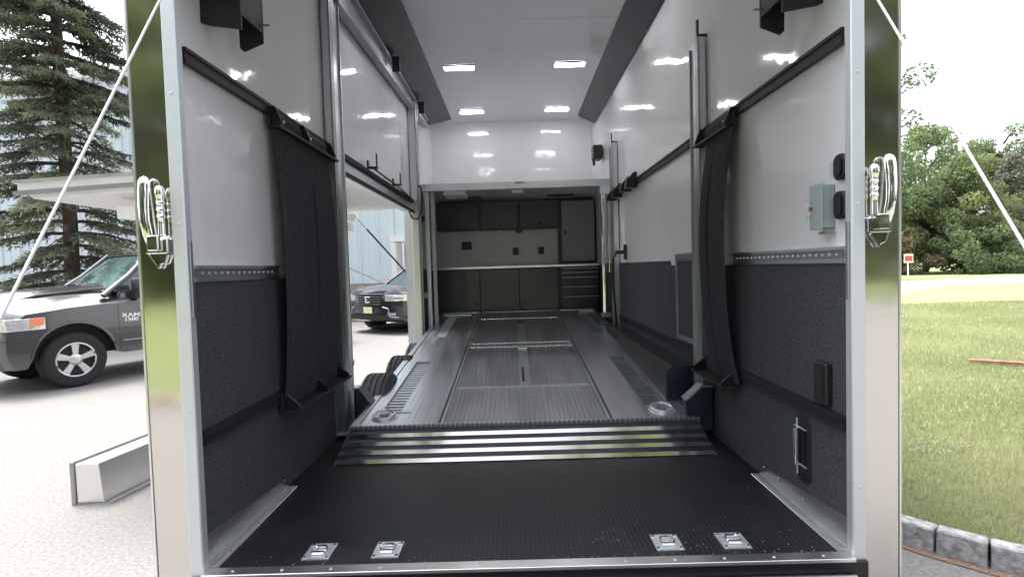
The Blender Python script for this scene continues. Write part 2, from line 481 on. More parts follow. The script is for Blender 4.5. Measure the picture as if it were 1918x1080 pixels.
# small weeds
wd = []
n = 160
a = rng.uniform(0, 6.283, n); rr = rng.random(n) ** .5
px = 3.05 + 0.30 * rr * np.cos(a); py = 3.95 + 0.16 * rr * np.sin(a)
pos = np.stack([px, py, np.full(n, LZ + 0.035)], 1)
t = rng.uniform(0, 6.283, n); d = np.stack([np.cos(t) * .014, np.sin(t) * .014, rng.uniform(0, .012, n)], 1)
s = np.stack([-np.sin(t) * .006, np.cos(t) * .006, np.zeros(n)], 1)
tag(tri_cloud("white_clover", pos, d, s, "leaves_pale", np.ones(n), quad=True), "patch of pale weeds in the mown lawn", "weeds", kind='stuff')
tag(MB().box(6.3 * .94, 8.6 * .94, -0.05, 0.0, 0, 0.06).build("x", "rust") if False else
    MB().hexa([(5.96, 7.03, LZ), (9.2, 4.6, LZ), (9.25, 4.68, LZ), (6.0, 7.12, LZ)], [(5.96, 7.03, LZ + .065), (9.2, 4.6, LZ + .065), (9.25, 4.68, LZ + .065), (6.0, 7.12, LZ + .065)]).build("rusty_beam", "rust", bevel=0.005),
    "long rusty reddish beam lying in the grass", "beam")

# ------------------------------------------------------------------ trailer shell (setting)
wt = 0.09
wl = thing("wall_left", "white and charcoal left inner wall of the trailer", None, (-WX, Y0, FZ), kind='structure')
XO = -WX - wt
def wl_box(name, y0, y1, z0, z1, mt, d=0.0, label=None):
    return B(XO if d == 0 else -WX - 0.001, -WX + d, y0, y1, z0, z1).build(name, mt, wl, label=label)
wl_box("wall_panel", Y0, 3.44, FZ - 0.25, 2.449, "white_wall")
wl_box("wall_panel", Y0, 3.44, 2.452, ZC, "white_wall")
wl_box("wall_panel", 3.443, 6.35, 2.46, ZC, "white_wall")
wl_box("wall_panel", 6.353, YF, FZ, 2.449, "white_wall")
wl_box("wall_panel", 6.353, YF, 2.452, ZC, "white_wall")
wl_box("wall_panel", 3.443, 3.66, 0.35, 2.457, "white_wall")
wl_box("carpet_panel", Y0 + .01, 3.44, FZ, 1.628, "carpet", 0.008)
wl_box("carpet_panel", 6.55, YF, FZ, 1.66, "carpet", 0.008)
wr = thing("wall_right", "white and charcoal right inner wall of the trailer", None, (WX, Y0, FZ), kind='structure')
def wr_box(name, y0, y1, z0, z1, mt, d=0.0):
    return B(WX - d, WX + (wt if d == 0 else 0.001), y0, y1, z0, z1).build(name, mt, wr)
for (a, b, e) in ((Y0, 4.98, 0), (4.983, YF, 0)):
    wr_box("wall_panel", a, b, FZ - 0.25, 2.449, "white_wall")
    wr_box("wall_panel", a, b, 2.452, ZC, "white_wall")
wr_box("carpet_panel", Y0 + .01, 4.2, FZ, 1.628, "carpet", 0.008)
wr_box("carpet_panel", 4.203, YF, FZ, 1.665, "carpet", 0.008)
fw = thing("front_wall", "white front wall at the far end of the trailer", None, (0, YF, FZ), kind='structure')
B(-WX, WX, YF, YF + 0.06, FZ, 2.28).build("wall_panel", "backsplash", fw)
B(-WX, WX, YF, YF + 0.06, 2.283, ZC).build("wall_panel", "white_wall", fw)
ce = thing("ceiling", "smooth white ceiling of the trailer", None, (0, 5, ZC), kind='structure')
for a, b in ((Y0 + .0, 4.87), (4.873, YF)):
    B(-WX - wt, WX + wt, a, b, ZC, ZC + 0.06).build("ceiling_panel", "white_ceiling", ce)
fl = thing("floor", "black studded rubber floor of the trailer", None, (0, Y0, FZ), kind='structure')
B(-WX, WX, Y0 + 0.003, 3.72, FZ - 0.08, FZ).build("rubber_mat", "rubber_floor", fl)
B(-0.86, WX, 3.723, YF, FZ - 0.08, FZ - 0.02).build("sub_floor", "black_metal", fl)

# frame around the rear opening (corner posts with mirror steel)
def corner_post(sx, label):
    t = thing("corner_post", label, "corner post", (sx * 1.29, Y0, G + 0.15))
    a, b = sorted((sx * 1.236, sx * 1.362))
    B(a, b, Y0 - 0.01, Y0 + 0.12, G + 0.2, 3.98).build("steel_cover", "mirror_steel", t, bevel=0.004)
    a, b = sorted((sx * 1.186, sx * 1.2355))
    B(a, b, Y0 - 0.022, Y0 + 0.018, 0.44, 3.95).build("jamb_trim", "jamb_metal", t, bevel=0.004)
    a, b = sorted((sx * 1.362, sx * 1.369))
    B(a, b, Y0 - 0.012, Y0 + 0.1, G + 0.2, 3.98).build("edge_strip", "bright_aluminium", t)
    for z in (0.82, 1.16, 1.5, 1.84, 2.3, 2.7):
        MB().lathe([(0, 0.005), (-0.003, 0.004), (-0.004, 0.0)], (sx * 1.21, Y0 - 0.022, z), 'y', 8).build("screw", "bright_aluminium", t)
    # door prop keeper on the jamb
    a, b = sorted((sx * 1.186, sx * 1.178))
    B(a, b, Y0 - 0.012, Y0 + 0.004, 1.5, 1.78).build("strike_plate", "dull_aluminium", t, bevel=0.002)
    return t
corner_post(-1, "mirror polished steel corner post with aluminium jamb, left of the opening")
corner_post(1, "mirror polished steel corner post with aluminium jamb, right of the opening")
tag(B(-1.185, 1.185, Y0 - 0.005, Y0 + 0.09, 2.74, 3.98).build("opening_header", "mirror_steel"), "polished header across the top of the rear opening", "header")

# chrome door latches on the posts
def post_latch(sx, label):
    cx = sx * 1.292
    t = thing("door_latch", label, "latch", (cx, Y0 - 0.01, 1.72), group="chrome door latches on the corner posts")
    y = Y0 - 0.035
    lx = sx * 1.310 if sx > 0 else -1.315
    # flat lever, rounded section
    zz = [2.008, 2.004, 1.995, 1.98, 1.95, 1.90, 1.85, 1.81, 1.78, 1.765, 1.758]
    rr_ = [.006, .014, .019, .021, .021, .0195, .0185, .018, .016, .011, .004]
    pts = [(lx - sx * (max(0, 1.86 - z) * .16), y, z) for z in zz]
    mb = MB().tube(pts, rr_, 16)
    mb.v = [(p[0], y + (p[1] - y) * .42 - .012 * math.sin((2.01 - p[2]) * 11), p[2]) for p in mb.v]
    mb.build("lever", "chrome", t)
    lx2 = lx - sx * 0.056
    zz = [1.975, 1.972, 1.962, 1.945, 1.93, 1.922, 1.914, 1.906, 1.898, 1.890, 1.882, 1.874, 1.866, 1.858, 1.84, 1.80]
    rr_ = [.004, .011, .016, .017, .014, .012, .0155, .012, .012, .0155, .012, .012, .0155, .012, .012, .013]
    mb = MB().tube([(lx2, y - .004, z) for z in zz], rr_, 12)
    mb.build("ribbed_grip", "chrome", t)
    bx = lx - sx * 0.030
    mb = MB().box(bx - .04, bx + .04, Y0 - .035, Y0 - .011, 1.735, 1.79)
    mb.box(bx - .022, bx + .02, Y0 - .055, Y0 - .036, 1.745, 1.80)
    mb.build("latch_body", "chrome", t, bevel=0.004)
    mb = MB().prism([(bx - .035, 1.733), (bx + .035, 1.733), (bx + .022, 1.70), (bx + .006, 1.695), (bx + .0, 1.68), (bx - .012, 1.70)], 'y', Y0 - .03, Y0 - .012)
    mb.build("keeper", "chrome", t, bevel=0.003)
    return t
post_latch(-1, "chrome door latch with tall lever on the left polished post")
post_latch(1, "chrome door latch with tall lever on the right polished post")

# threshold and rear bumper
th = thing("threshold_strip", "aluminium threshold strip with screws along the rear floor edge", "threshold", (0, 1.9, FZ))
B(-1.184, 1.184, 1.885, 1.937, FZ - 0.01, FZ + 0.004).build("strip", "bright_aluminium", th, bevel=0.0015)
for i in range(13):
    MB().lathe([(0, .006), (.002, .005), (.003, 0)], (-1.08 + i * .18, 1.912, FZ + 0.004), 'z', 8).build("screw", "zinc", th)
bm_ = thing("rear_sill", "black painted sill below the threshold with hinge line", "sill", (0, 1.9, .3))
B(-1.235, 1.235, 1.895, 1.98, 0.40, FZ - 0.012).build("sill_face", "black_metal", bm_, bevel=0.003)
MB().tube([(-1.18, 1.88, .50), (1.18, 1.88, .50)], 0.014, 10).build("hinge_rod", "dull_aluminium", bm_)
rd = thing("ramp_door", "lowered rear ramp door sloping down to the asphalt", "ramp", (0, 1.85, .48))
MB().prism([(1.86, .44), (1.86, .50), (-0.75, .15), (-0.78, .11)], 'x', -1.2, 1.2).build("ramp_panel", "rubber_floor", rd, bevel=0.003)
B(-1.215, -1.202, -0.75, 1.86, .10, .12).build("edge_trim", "aluminium", rd)

# corner trims on the floor
def corner_trim(sx, label):
    t = thing("corner_trim", label, "trim", (sx * 1.18, 2.2, FZ), group="aluminium floor corner trims")
    X = sx * (WX - .009)
    e = sx
    # floor leg
    MB().hexa([(X, 1.94, FZ + .001), (X - e * .055, 1.94, FZ + .001), (X - e * .05, 2.68, FZ + .001), (X, 2.68, FZ + .001)],
              [(X, 1.94, FZ + .006), (X - e * .053, 1.94, FZ + .005), (X - e * .048, 2.68, FZ + .005), (X, 2.68, FZ + .006)]).build("floor_leg", "bright_aluminium", t)
    # wall leg, taller towards the opening
    MB().hexa([(X, 1.94, FZ + .006), (X - e * .004, 1.94, FZ + .006), (X - e * .004, 2.68, FZ + .006), (X, 2.68, FZ + .006)],
              [(X, 1.94, FZ + .115), (X - e * .004, 1.94, FZ + .115), (X - e * .004, 2.60, FZ + .055), (X, 2.60, FZ + .055)]).build("wall_leg", "bright_aluminium", t)
    for k, dx in enumerate((.012, .024, .034)):
        MB().tube([(X - e * dx, 1.945, FZ + .007), (X - e * dx, 2.67, FZ + .007)], .0028, 5).build("rib", "aluminium", t)
    for y in (2.05, 2.28, 2.5, 2.64):
        MB().lathe([(0, .005), (.002, .004), (.003, 0)], (X - e * .044, y, FZ + .006), 'z', 8).build("screw", "chrome", t)
        MB().lathe([(0, .005), (e * -.002, .004), (e * -.003, 0)], (X - e * .004, y, FZ + .052), 'x', 8).build("screw", "chrome", t)
corner_trim(-1, "aluminium corner trim where floor meets the left carpeted wall")
corner_trim(1, "aluminium corner trim where floor meets the right carpeted wall")

# recessed tie-down rings
def tie_down(cx, label):
    t = thing("tie_down_ring", label, "tie-down", (cx, 2.037, FZ), group="recessed tie-down rings in the rubber floor")
    h = .052; yb = 2.037
    fr = MB()
    for a in ((cx - h, cx + h, yb - h - .006, yb - h + .016), (cx - h, cx + h, yb + h - .016, yb + h + .006), (cx - h, cx - h + .018, yb - h + .016, yb + h - .016), (cx + h - .018, cx + h, yb - h + .016, yb + h - .016)):
        fr.box(*a, FZ, FZ + .004)
    fr.build("plate", "zinc", t)
    MB().hexa([(cx - .026, yb - .028, FZ + .0005), (cx + .026, yb - .028, FZ + .0005), (cx + .026, yb + .028, FZ + .0005), (cx - .026, yb + .028, FZ + .0005)],
              [(cx - .034, yb - .036, FZ + .003), (cx + .034, yb - .036, FZ + .003), (cx + .034, yb + .036, FZ + .003), (cx - .034, yb + .036, FZ + .003)]).build("cup", "zinc", t)
    pts = [(cx - .024, yb - .02, FZ + .010), (cx + .024, yb - .02, FZ + .010), (cx + .027, yb + .006, FZ + .010), (cx + .014, yb + .026, FZ + .010), (cx - .014, yb + .026, FZ + .010), (cx - .027, yb + .006, FZ + .010)]
    MB().tube(pts, .0055, 8, closed=True).build("ring", "chrome", t)
    MB().box(cx - .024, cx + .024, yb - .034, yb - .014, FZ + .004, FZ + .012).build("clamp", "zinc", t, bevel=.003)
    for ax in (-1, 1):
        for ay in (-1, 1):
            MB().lathe([(0, .0075), (.004, .006), (.005, 0)], (cx + ax * .042, yb + ay * .046, FZ + .004), 'z', 8).build("bolt", "chrome", t)
for cx, lb in ((-.805, "zinc tie-down ring in the floor nearest the left wall"), (-.54, "zinc tie-down ring in the floor, inner one of the left pair"),
               (.545, "zinc tie-down ring in the floor, inner one of the right pair"), (.80, "zinc tie-down ring in the floor nearest the right wall")):
    tie_down(cx, lb)
random.seed(9)
du = MB()
for i in range(130):
    x = random.uniform(.2, 1.12) if random.random() < .75 else random.uniform(-1.1, .2)
    y = 1.95 + random.random() ** 2.2 * .6
    r = random.uniform(.0008, .0022)
    du.add([(x - r, y - r, FZ + .0015), (x + r, y - r, FZ + .0015), (x + r * .7, y + r, FZ + .0018), (x - r, y + r * .8, FZ + .0015)], [(0, 1, 2, 3)])
tag(du.build("grit", "dust"), "pale specks of grit scattered on the black rubber floor", "grit", kind='stuff')

# ------------------------------------------------------------------ logistic tracks (dark rails)
def track(sx, y0, y1, z, h, label, d=.018):
    a, b = sorted((sx * (WX - .009), sx * (WX - .009 - d)))
    mb = B(a, b, y0, y1, z - h / 2, z + h / 2)
    a2, b2 = sorted((sx * (WX - .009 - d), sx * (WX - .009 - d - .006)))
    t = thing("logistic_track", label, "wall rail", (sx * WX, y0, z))
    mb.build("rail", "plum_metal", t)
    MB().box(a2, b2, y0, y1, z + h / 2 - .014, z + h / 2).build("lip", "plum_metal", t)
    MB().box(a2, b2, y0, y1, z - h / 2, z - h / 2 + .014).build("lip", "plum_metal", t)
track(-1, Y0 + .03, 3.44, 2.455, .055, "dark rail along the upper white part of the left wall")
track(1, Y0 + .03, 5.9, 2.45, .055, "dark rail along the upper white part of the right wall")
track(-1, Y0 + .03, 3.44, 1.045, .05, "dark rail along the lower carpeted part of the left wall")
track(1, Y0 + .03, 6.2, 1.035, .05, "dark rail along the lower carpeted part of the right wall")

# aluminium ledge trims above the carpet
def ledge(sx, y1, label):
    t = thing("ledge_trim", label, "trim", (sx * WX, Y0, 1.63))
    a, b = sorted((sx * (WX - .0), sx * (WX - .02)))
    B(a, b, Y0 + .05, y1, 1.630, 1.645).build("lower_flange", "aluminium", t)
    a, b = sorted((sx * (WX - .0), sx * (WX - .012)))
    B(a, b, Y0 + .05, y1, 1.645, 1.68).build("face", "dull_aluminium", t)
    a, b = sorted((sx * (WX - .0), sx * (WX - .022)))
    B(a, b, Y0 + .05, y1, 1.680, 1.692).build("upper_flange", "bright_aluminium", t)
    k = 0
    y = Y0 + .1
    while y < y1 - .03:
        MB().lathe([(0, .007), (-sx * .004, .005), (-sx * .005, 0)], (sx * (WX - .012), y, 1.662), 'x', 8).build("rivet", "aluminium", t)
        y += .045
ledge(-1, 2.68, "aluminium ledge trim between white and carpet on the left wall")
ledge(1, 2.98, "aluminium ledge trim between white and carpet on the right wall")

# ------------------------------------------------------------------ hanging carpeted pads and their bracket bars
def pad(sx, ya, yb, label, bow):
    t = thing("hanging_pad", label, "pad", (sx * WX, (ya + yb) / 2, 1.0))
    X = sx * (WX - .02)
    def surf(y0, y1, nm, ph):
        N = 22; th_ = .018; v = []; f = []
        for i in range(N + 1):
            u = i / N; z = .985 + u * 1.45
            for j in range(7):
                q = j / 6; y = y0 + (y1 - y0) * q
                o = .012 + bow * math.sin(math.pi * min(1, u * 1.02)) ** 0.8 * (1.0 + .12 * math.sin(q * 3 + ph)) + .003 * math.sin(9 * u + ph * 2)
                v.append((X - sx * o, y, z)); v.append((X - sx * (o + th_), y, z))
        W_ = 14
        for i in range(N):
            for j in range(6):
                a = i * W_ + 2 * j; b = a + 2; c = b + W_; d = a + W_
                f += [(a, b, c, d), (a + 1, d + 1, c + 1, b + 1)]
        for i in range(N):
            a = i * W_; f.append((a, a + W_, a + W_ + 1, a + 1)); a = i * W_ + 12; f.append((a, a + 1, a + W_ + 1, a + W_))
        for j in range(6):
            a = 2 * j; f.append((a, a + 1, a + 3, a + 2)); a += N * W_; f.append((a, a + 2, a + 3, a + 1))
        MB().add(v, f, True).build(nm, "pad_fabric", t)
    ym = (ya + yb) / 2 + .03
    surf(ya, ym - .004, "pad_panel", 0.3); surf(ym + .004, yb, "pad_panel", 1.1)
    return t
pad(-1, 2.62, 3.36, "dark hanging fabric pad bowed off the left wall between bracket bars", .045)
pad(1, 2.86, 3.22, "dark hanging fabric pad bowed off the right wall between bracket bars", .075)
def bracket(sx, ya, yb, z, fins, label, depth=.062, down=False, fh=.055):
    t = thing("bracket_bar", label, "bracket", (sx * WX, ya, z), group="dark bracket bars holding the hanging pads")
    X = sx * (WX - .03)
    a, b = sorted((X, X - sx * .012))
    B(a, b, ya, yb, z - .05, z + .045).build("back_plate", "plum_metal", t)
    a, b = sorted((X - sx * .010, X - sx * depth))
    B(a, b, ya, yb, z - .052, z - .04).build("bottom_plate", "plum_metal", t)
    for y in fins:
        x0 = X; x1 = X - sx * depth
        MB().prism([(x0, z - .055), (x1, z - .055), (x1, z - .02), (x0 - sx * .03, z + fh), (x0, z + fh)], 'y', y - .006, y + .006).build("fin", "black_metal", t, bevel=.001)
    for y in fins[:-1]:
        MB().lathe([(0, .009), (-sx * .01, .008), (-sx * .012, 0)], (X - sx * .012, y + .12, z + .01), 'x', 8).build("bolt", "zinc", t)
bracket(-1, 2.60, 3.46, 2.41, (2.62, 2.98, 3.40), "dark finned bracket bar at the top of the left hanging pad")
bracket(1, 2.86, 3.38, 2.41, (2.88, 3.34), "dark finned bracket bar at the top of the right hanging pad")
bracket(-1, 2.60, 3.46, 1.02, (2.62, 3.02, 3.40), "dark finned bracket bar at the foot of the left hanging pad", fh=.03, depth=.09)
bracket(1, 2.88, 3.40, 1.01, (2.90, 3.36), "dark finned bracket bar at the foot of the right hanging pad", fh=.03, depth=.09)
t = thing("bracket_bar", "small cluster of dark rail brackets high on the far right wall", "bracket", (WX, 5.6, 2.45))
B(WX - .07, WX - .035, 5.15, 6.3, 2.42, 2.48).build("back_plate", "plum_metal", t)
for y in (5.2, 5.45, 5.9, 6.2):
    MB().prism([(WX - .03, 2.38), (WX - .14, 2.38), (WX - .13, 2.45), (WX - .06, 2.53), (WX - .03, 2.53)], 'y', y - .04, y + .04).build("fin", "black_metal", t)

# upper hook brackets near the opening
def hook_bracket(sx, y, z, label):
    t = thing("hook_bracket", label, "bracket", (sx * 1.2, y, z))
    X = sx * (WX - .002)
    e = -sx
    MB().prism([(X, z - .09), (X, z + .34), (X + e * .158, z + .34), (X + e * .158, z - .12), (X + e * .03, z - .10)], 'y', y, y + .010).build("arm_plate", "plum_metal", t)
    a, b = sorted((X + e * .150, X + e * .158))
    MB().box(a, b, y + .011, y + .18, z - .06, z + .34).build("side_plate", "plum_metal", t)
    MB().prism([(X + e * .055, z + .2), (X + e * .159, z + .2), (X + e * .159, z - .098), (X + e * .075, z - .132), (X + e * .06, z - .118)], 'y', y + .181, y + .191).build("end_plate", "plum_metal", t)
    MB().tube([(X + e * .15, y + .18, z - .025), (X + e * .19, y + .18, z - .027)], .005, 8).build("pin", "dull_aluminium", t)
    MB().lathe([(0, .012), (-.006, .01), (-.008, 0)], (X + e * .012, y, z + .02), 'y', 10).build("bolt", "zinc", t)
hook_bracket(-1, 2.12, 2.73, "dark plum steel hook bracket high on the left wall near the opening")
hook_bracket(1, 2.12, 2.73, "dark plum steel hook bracket high on the right wall near the opening")

# ------------------------------------------------------------------ lift posts
def lift_post(label, x0, x1, y0, y1, z0, z1, lip=.012, sx=1, tip=True):
    t = thing("lift_post", label, "post", ((x0 + x1) / 2, y0, z0))
    B(x0, x1, y0, y1, z0, z1).build("channel_web", "aluminium", t, bevel=.003)
    xi = x0 if sx > 0 else x1
    a, b = sorted((xi, xi - sx * .012))
    B(a, b, y0 - .004, y0 + .05, z0, z1).build("front_lip", "dull_aluminium", t)
    B(a, b, y1 - .012, y1 + .004, z0, z1 - (.03 if tip else 0)).build("rear_lip", "dull_aluminium" if tip else "aluminium", t)
    if tip:
        MB().box(a, b, y0 + .0, y0 + .02, z1, z1 + .1).build("top_hook", "black_metal", t)
        c, d = sorted((xi, xi + sx * .06))
        MB().box(c, d, y0, y0 + .02, z1 + .002, z1 + .014).build("top_arm", "black_metal", t)
    B(x0 - .02, x1 + .02, y0 - .03, y1 + .03, z0 - .012, z0).build("foot_plate", "zinc", t)
    return t
post_r = lift_post("tall aluminium lift post beside the right hanging pad", 1.165, WX - .01, 3.36, 3.52, .60, 3.04, sx=1)
lift_post("aluminium lift post at the far end of the right wall", 1.15, WX - .01, 6.2, 6.34, .9, 3.05, sx=1)
post_l = lift_post("tall aluminium lift post beside the left hanging pad", -WX + .01, -1.16, 3.46, 3.66, .60, 3.85, sx=-1, tip=False)
lift_post("pale aluminium lift post beyond the side door opening", -WX + .01, -1.13, 6.30, 6.44, .66, 3.62, sx=-1, tip=False)
# dark weather seal of the side opening
sl = thing("door_seal", "dark rubber seal framing the side door opening", "seal", (-1.2, 3.7, 0.5))
B(-1.20, -1.165, 3.672, 3.70, 0.66, 3.84).build("rear_seal", "seal_rubber", sl)
B(-XO * -1, -WX + .03, 3.664, 3.672, 0.35, 2.46).build("jamb_face", "aluminium", sl)
MB().lathe([(0, .02), (.012, .02)], (-1.165, 3.69, 1.02), 'x', 10).build("stud", "chrome", sl)
hd = thing("opening_lintel", "aluminium lintel with dark seals above the side door opening", "lintel", (-WX, 3.7, 2.32))
B(-1.30, -WX + .02, 3.70, 6.30, 2.34, 2.458).build("channel", "aluminium", hd)
B(-WX + .02, -WX + .045, 3.70, 6.30, 2.44, 2.475).build("upper_seal", "seal_rubber", hd)
B(-WX + .02, -WX + .045, 3.70, 6.30, 2.325, 2.352).build("lower_seal", "seal_rubber", hd)
for i, y in enumerate((4.35, 5.25)):
    t = thing("wall_hook", ("dark hook clip above the side opening, nearer one", "dark hook clip above the side opening, farther one")[i], "hook", (-1.17, y, 2.48), group="hook clips above the side opening")
    B(-1.185, -1.10, y, y + .05, 2.485, 2.497).build("base", "black_metal", t)
    B(-1.185, -1.173, y, y + .05, 2.497, 2.55).build("back", "black_metal", t)
    B(-1.11, -1.10, y, y + .02, 2.497, 2.60).build("prong", "black_metal", t)
MB_ = MB().tube([(-1.16, 4.4, 2.505), (-1.15, 4.9, 2.49), (-1.16, 5.3, 2.50), (-1.16, 6.1, 2.46)], .008, 6)
tag(MB_.build("black_cable", "black_plastic"), "thin black cable strung along the lintel above the side opening", "cable")
tag(MB().tube([(-1.10, 6.22, 2.63), (-1.07, 6.22, 2.60), (-1.06, 6.22, 2.50), (-1.07, 6.2, 2.32), (-1.12, 6.2, 2.24), (-1.18, 6.2, 2.25), (-1.21, 6.2, 2.33)], .011, 8).build("coiled_hose", "black_plastic"), "curved black hose loop hanging at the far lintel corner", "hose")

# upper channel along the left wall
uc = thing("upper_channel", "long aluminium channel below the ceiling along the left wall", "channel", (-1.16, 3.6, 3.45))
MB().hexa([(-1.20, 3.62, 3.44), (-1.13, 3.62, 3.44), (-1.13, 7.35, 3.58), (-1.20, 7.35, 3.58)], [(-1.20, 3.62, 3.475), (-1.13, 3.62, 3.475), (-1.13, 7.35, 3.60), (-1.20, 7.35, 3.60)]).build("lower_flange", "dull_aluminium", uc)
MB().hexa([(-1.20, 3.62, 3.475), (-1.17, 3.62, 3.475), (-1.17, 7.35, 3.60), (-1.20, 7.35, 3.60)], [(-1.20, 3.62, 3.66), (-1.17, 3.62, 3.66), (-1.17, 7.35, 3.67), (-1.20, 7.35, 3.67)]).build("web", "aluminium", uc)
MB().hexa([(-1.20, 3.62, 3.66), (-1.13, 3.62, 3.66), (-1.13, 7.35, 3.67), (-1.20, 7.35, 3.67)], [(-1.20, 3.62, 3.68), (-1.13, 3.62, 3.68), (-1.13, 7.35, 3.69), (-1.20, 7.35, 3.69)]).build("upper_flange", "dull_aluminium", uc)
for y in (5.2, 6.6):
    B(-1.13, -1.06, y, y + .02, 3.56, 3.70).build("clip", "black_metal", uc)

# dark cove panels between ceiling and walls
def cove(sx, xi, xo, label):
    t = thing("cove_panel", label, "cove", (sx * xi, 5, 3.7))
    zi, zo = ZC - .002, 3.695
    MB().hexa([(sx * xi, Y0 + .2, zi), (sx * xo, Y0 + .2, zo), (sx * xo, 7.62 if sx < 0 else 7.8, zo), (sx * xi, 7.95, zi)],
              [(sx * xi, Y0 + .2, zi - .012), (sx * (xo - .004), Y0 + .2, zo - .012), (sx * (xo - .004), 7.62 if sx < 0 else 7.8, zo - .012), (sx * xi, 7.95, zi - .012)]).build("panel", "cove_metal", t)
    return t
cove(-1, .88, 1.175, "dark plum angled panel along the left edge of the ceiling")
cove(1, .985, 1.21, "dark plum angled panel along the right edge of the ceiling")

# ceiling lights
def ceiling_light(x, y, label):
    t = thing("ceiling_light", label, "ceiling light", (x, y, ZC), group="slim rectangular ceiling lights")
    fr = MB(); a, b = .175, .062
    fr.box(x - a, x + a, y - b, y - b + .009, ZC - .02, ZC - .002).box(x - a, x + a, y + b - .009, y + b, ZC - .02, ZC - .002)
    fr.box(x - a, x - a + .009, y - b + .009, y + b - .009, ZC - .02, ZC - .002).box(x + a - .009, x + a, y - b + .009, y + b - .009, ZC - .02, ZC - .002)
    fr.build("frame", "plum_metal", t)
    MB().box(x - a + .011, x + a - .011, y - b + .011, y + b - .011, ZC - .026, ZC - .006).build("lens", "led", t, bevel=.006)
ceiling_light(-.555, 5.93, "lit ceiling light nearer the camera, on the left")
ceiling_light(.655, 5.93, "lit ceiling light nearer the camera, on the right")
ceiling_light(-.55, 7.60, "lit ceiling light farther in, on the left")
ceiling_light(.65, 7.60, "lit ceiling light farther in, on the right")
ceiling_light(-.555, 4.15, "lit ceiling light above the frame, mirrored in the left wall")
ceiling_light(.655, 4.15, "lit ceiling light above the frame, mirrored in the right wall")

# ------------------------------------------------------------------ loft and workshop at the far end
lf = thing("loft_shelf", "pale loft shelf with aluminium front beam above the workshop", "loft", (0, 6.6, 2.62))
B(-1.16, WX - .012, 6.60, 6.66, 2.615, 2.70).build("front_beam", "aluminium", lf, bevel=.003)
B(-1.19, WX - .012, 6.665, YF - .005, 2.655, 2.695).build("deck_board", "white_ceiling", lf)
B(-.02, .13, 7.0, 7.14, 2.625, 2.654).build("light_fixture", "white_trim", lf)
B(-.80, -.45, 7.55, 7.62, 2.635, 2.654).build("vent", "plum_metal", lf)
B(.48, .85, 7.55, 7.62, 2.635, 2.654).build("vent", "plum_metal", lf)
B(0.02, .13, 6.596, 6.600, 2.672, 2.698).build("red_tag", "red_paint", lf)
B(-.9, -.62, 6.9, 7.3, 2.60, 2.654).build("hanging_plate", "white_trim", lf)

def wall_cab(x0, x1, i, lab):
    t = thing("overhead_cabinet", lab, "cabinet", ((x0 + x1) / 2, 7.9, 2.2), group="overhead cabinets at the far end")
    B(x0, x1, 7.92, YF - .01, 2.215, 2.62).build("body", "black_metal", t)
    d = B(x0 + .018, x1 - .012, 7.90, 7.918, 2.235, 2.605).build("door", "cabinet", t, bevel=.003)
    xm = (x0 + x1) / 2 + .02
    MB().lathe([(0, .022), (-.008, .022), (-.02, .012), (-.022, 0)], (xm, 7.90, 2.28), 'y', 12).build("knob", "black_plastic", d)
for i, (a, b) in enumerate(((-1.14, -.51), (-.507, .07), (.073, .655))):
    wall_cab(a, b, i, ("dark overhead cabinet at the far left end", "dark overhead cabinet in the middle of the three", "dark overhead cabinet beside the tall grey locker")[i])
tc_ = thing("tall_locker", "tall grey locker door at the far right above the drawers", "locker", (.93, 7.9, 1.7))
B(.66, WX - .02, 7.92, YF - .01, 1.69, 2.62).build("body", "black_metal", tc_)
d = B(.70, 1.18, 7.90, 7.918, 1.715, 2.60).build("door", "cabinet_grey", tc_, bevel=.004)
B(.735, .765, 7.885, 7.90, 2.12, 2.17).build("latch", "black_plastic", d)
bc = thing("base_cabinet", "dark base cabinet with three doors below the counter", "cabinet", (0, 7.6, 1.0))
B(-1.14, .61, 7.62, YF - .01, .97, 1.64).build("body", "black_metal", bc)
for k, (a, b) in enumerate(((-1.13, -.515), (-.505, .045), (.055, .60))):
    d = B(a, b, 7.60, 7.618, 1.0, 1.625).build("door", "cabinet", bc, bevel=.003)
    kx = (b - .06, b - .05, a + .06)[k]
    MB().lathe([(0, .018), (-.012, .016), (-.014, 0)], (kx, 7.60, 1.14), 'y', 10).build("knob", "black_plastic", d)
dc = thing("drawer_chest", "dark chest of drawers under the counter at the far right", "drawers", (.9, 7.6, 1.0))
B(.613, 1.19, 7.62, YF - .01, .97, 1.64).build("body", "black_metal", dc)
for z0, z1 in ((1.0, 1.225), (1.24, 1.365), (1.38, 1.50), (1.515, 1.57), (1.585, 1.63)):
    d = B(.66, 1.17, 7.60, 7.618, z0, z1 - .012).build("drawer", "cabinet", dc)
    B(.66, 1.17, 7.592, 7.600, z1 - .02, z1 - .010).build("pull_lip", "dull_aluminium", d)
ct = thing("countertop", "thin countertop with bright edge across the far end", "countertop", (0, 7.57, 1.66))
B(-1.19, 1.20, 7.57, YF - .01, 1.645, 1.668).build("top", "cabinet_grey", ct)
B(-1.19, 1.20, 7.560, 7.569, 1.643, 1.670).build("edge", "bright_aluminium", ct)
tag(B(-.81, -.66, YF - .022, YF - .002, 1.94, 2.06).build("control_panel", "black_plastic", bevel=.004), "small dark square panel on the backsplash, left side", "panel")
tag(B(-.03, .055, YF - .022, YF - .002, 1.84, 1.95).build("power_outlet", "black_plastic", bevel=.004), "dark power outlet near the middle of the backsplash", "outlet", "power outlets on the backsplash")
tag(B(.36, .445, YF - .022, YF - .002, 1.84, 1.95).build("power_outlet", "black_plastic", bevel=.004), "dark power outlet on the backsplash nearer the locker", "outlet", "power outlets on the backsplash")
tag(B(.02, .12, YF - .05, YF - .002, 2.17, 2.205).build("cabinet_lamp", "black_plastic", bevel=.003), "small dark fitting under the overhead cabinets", "fitting")

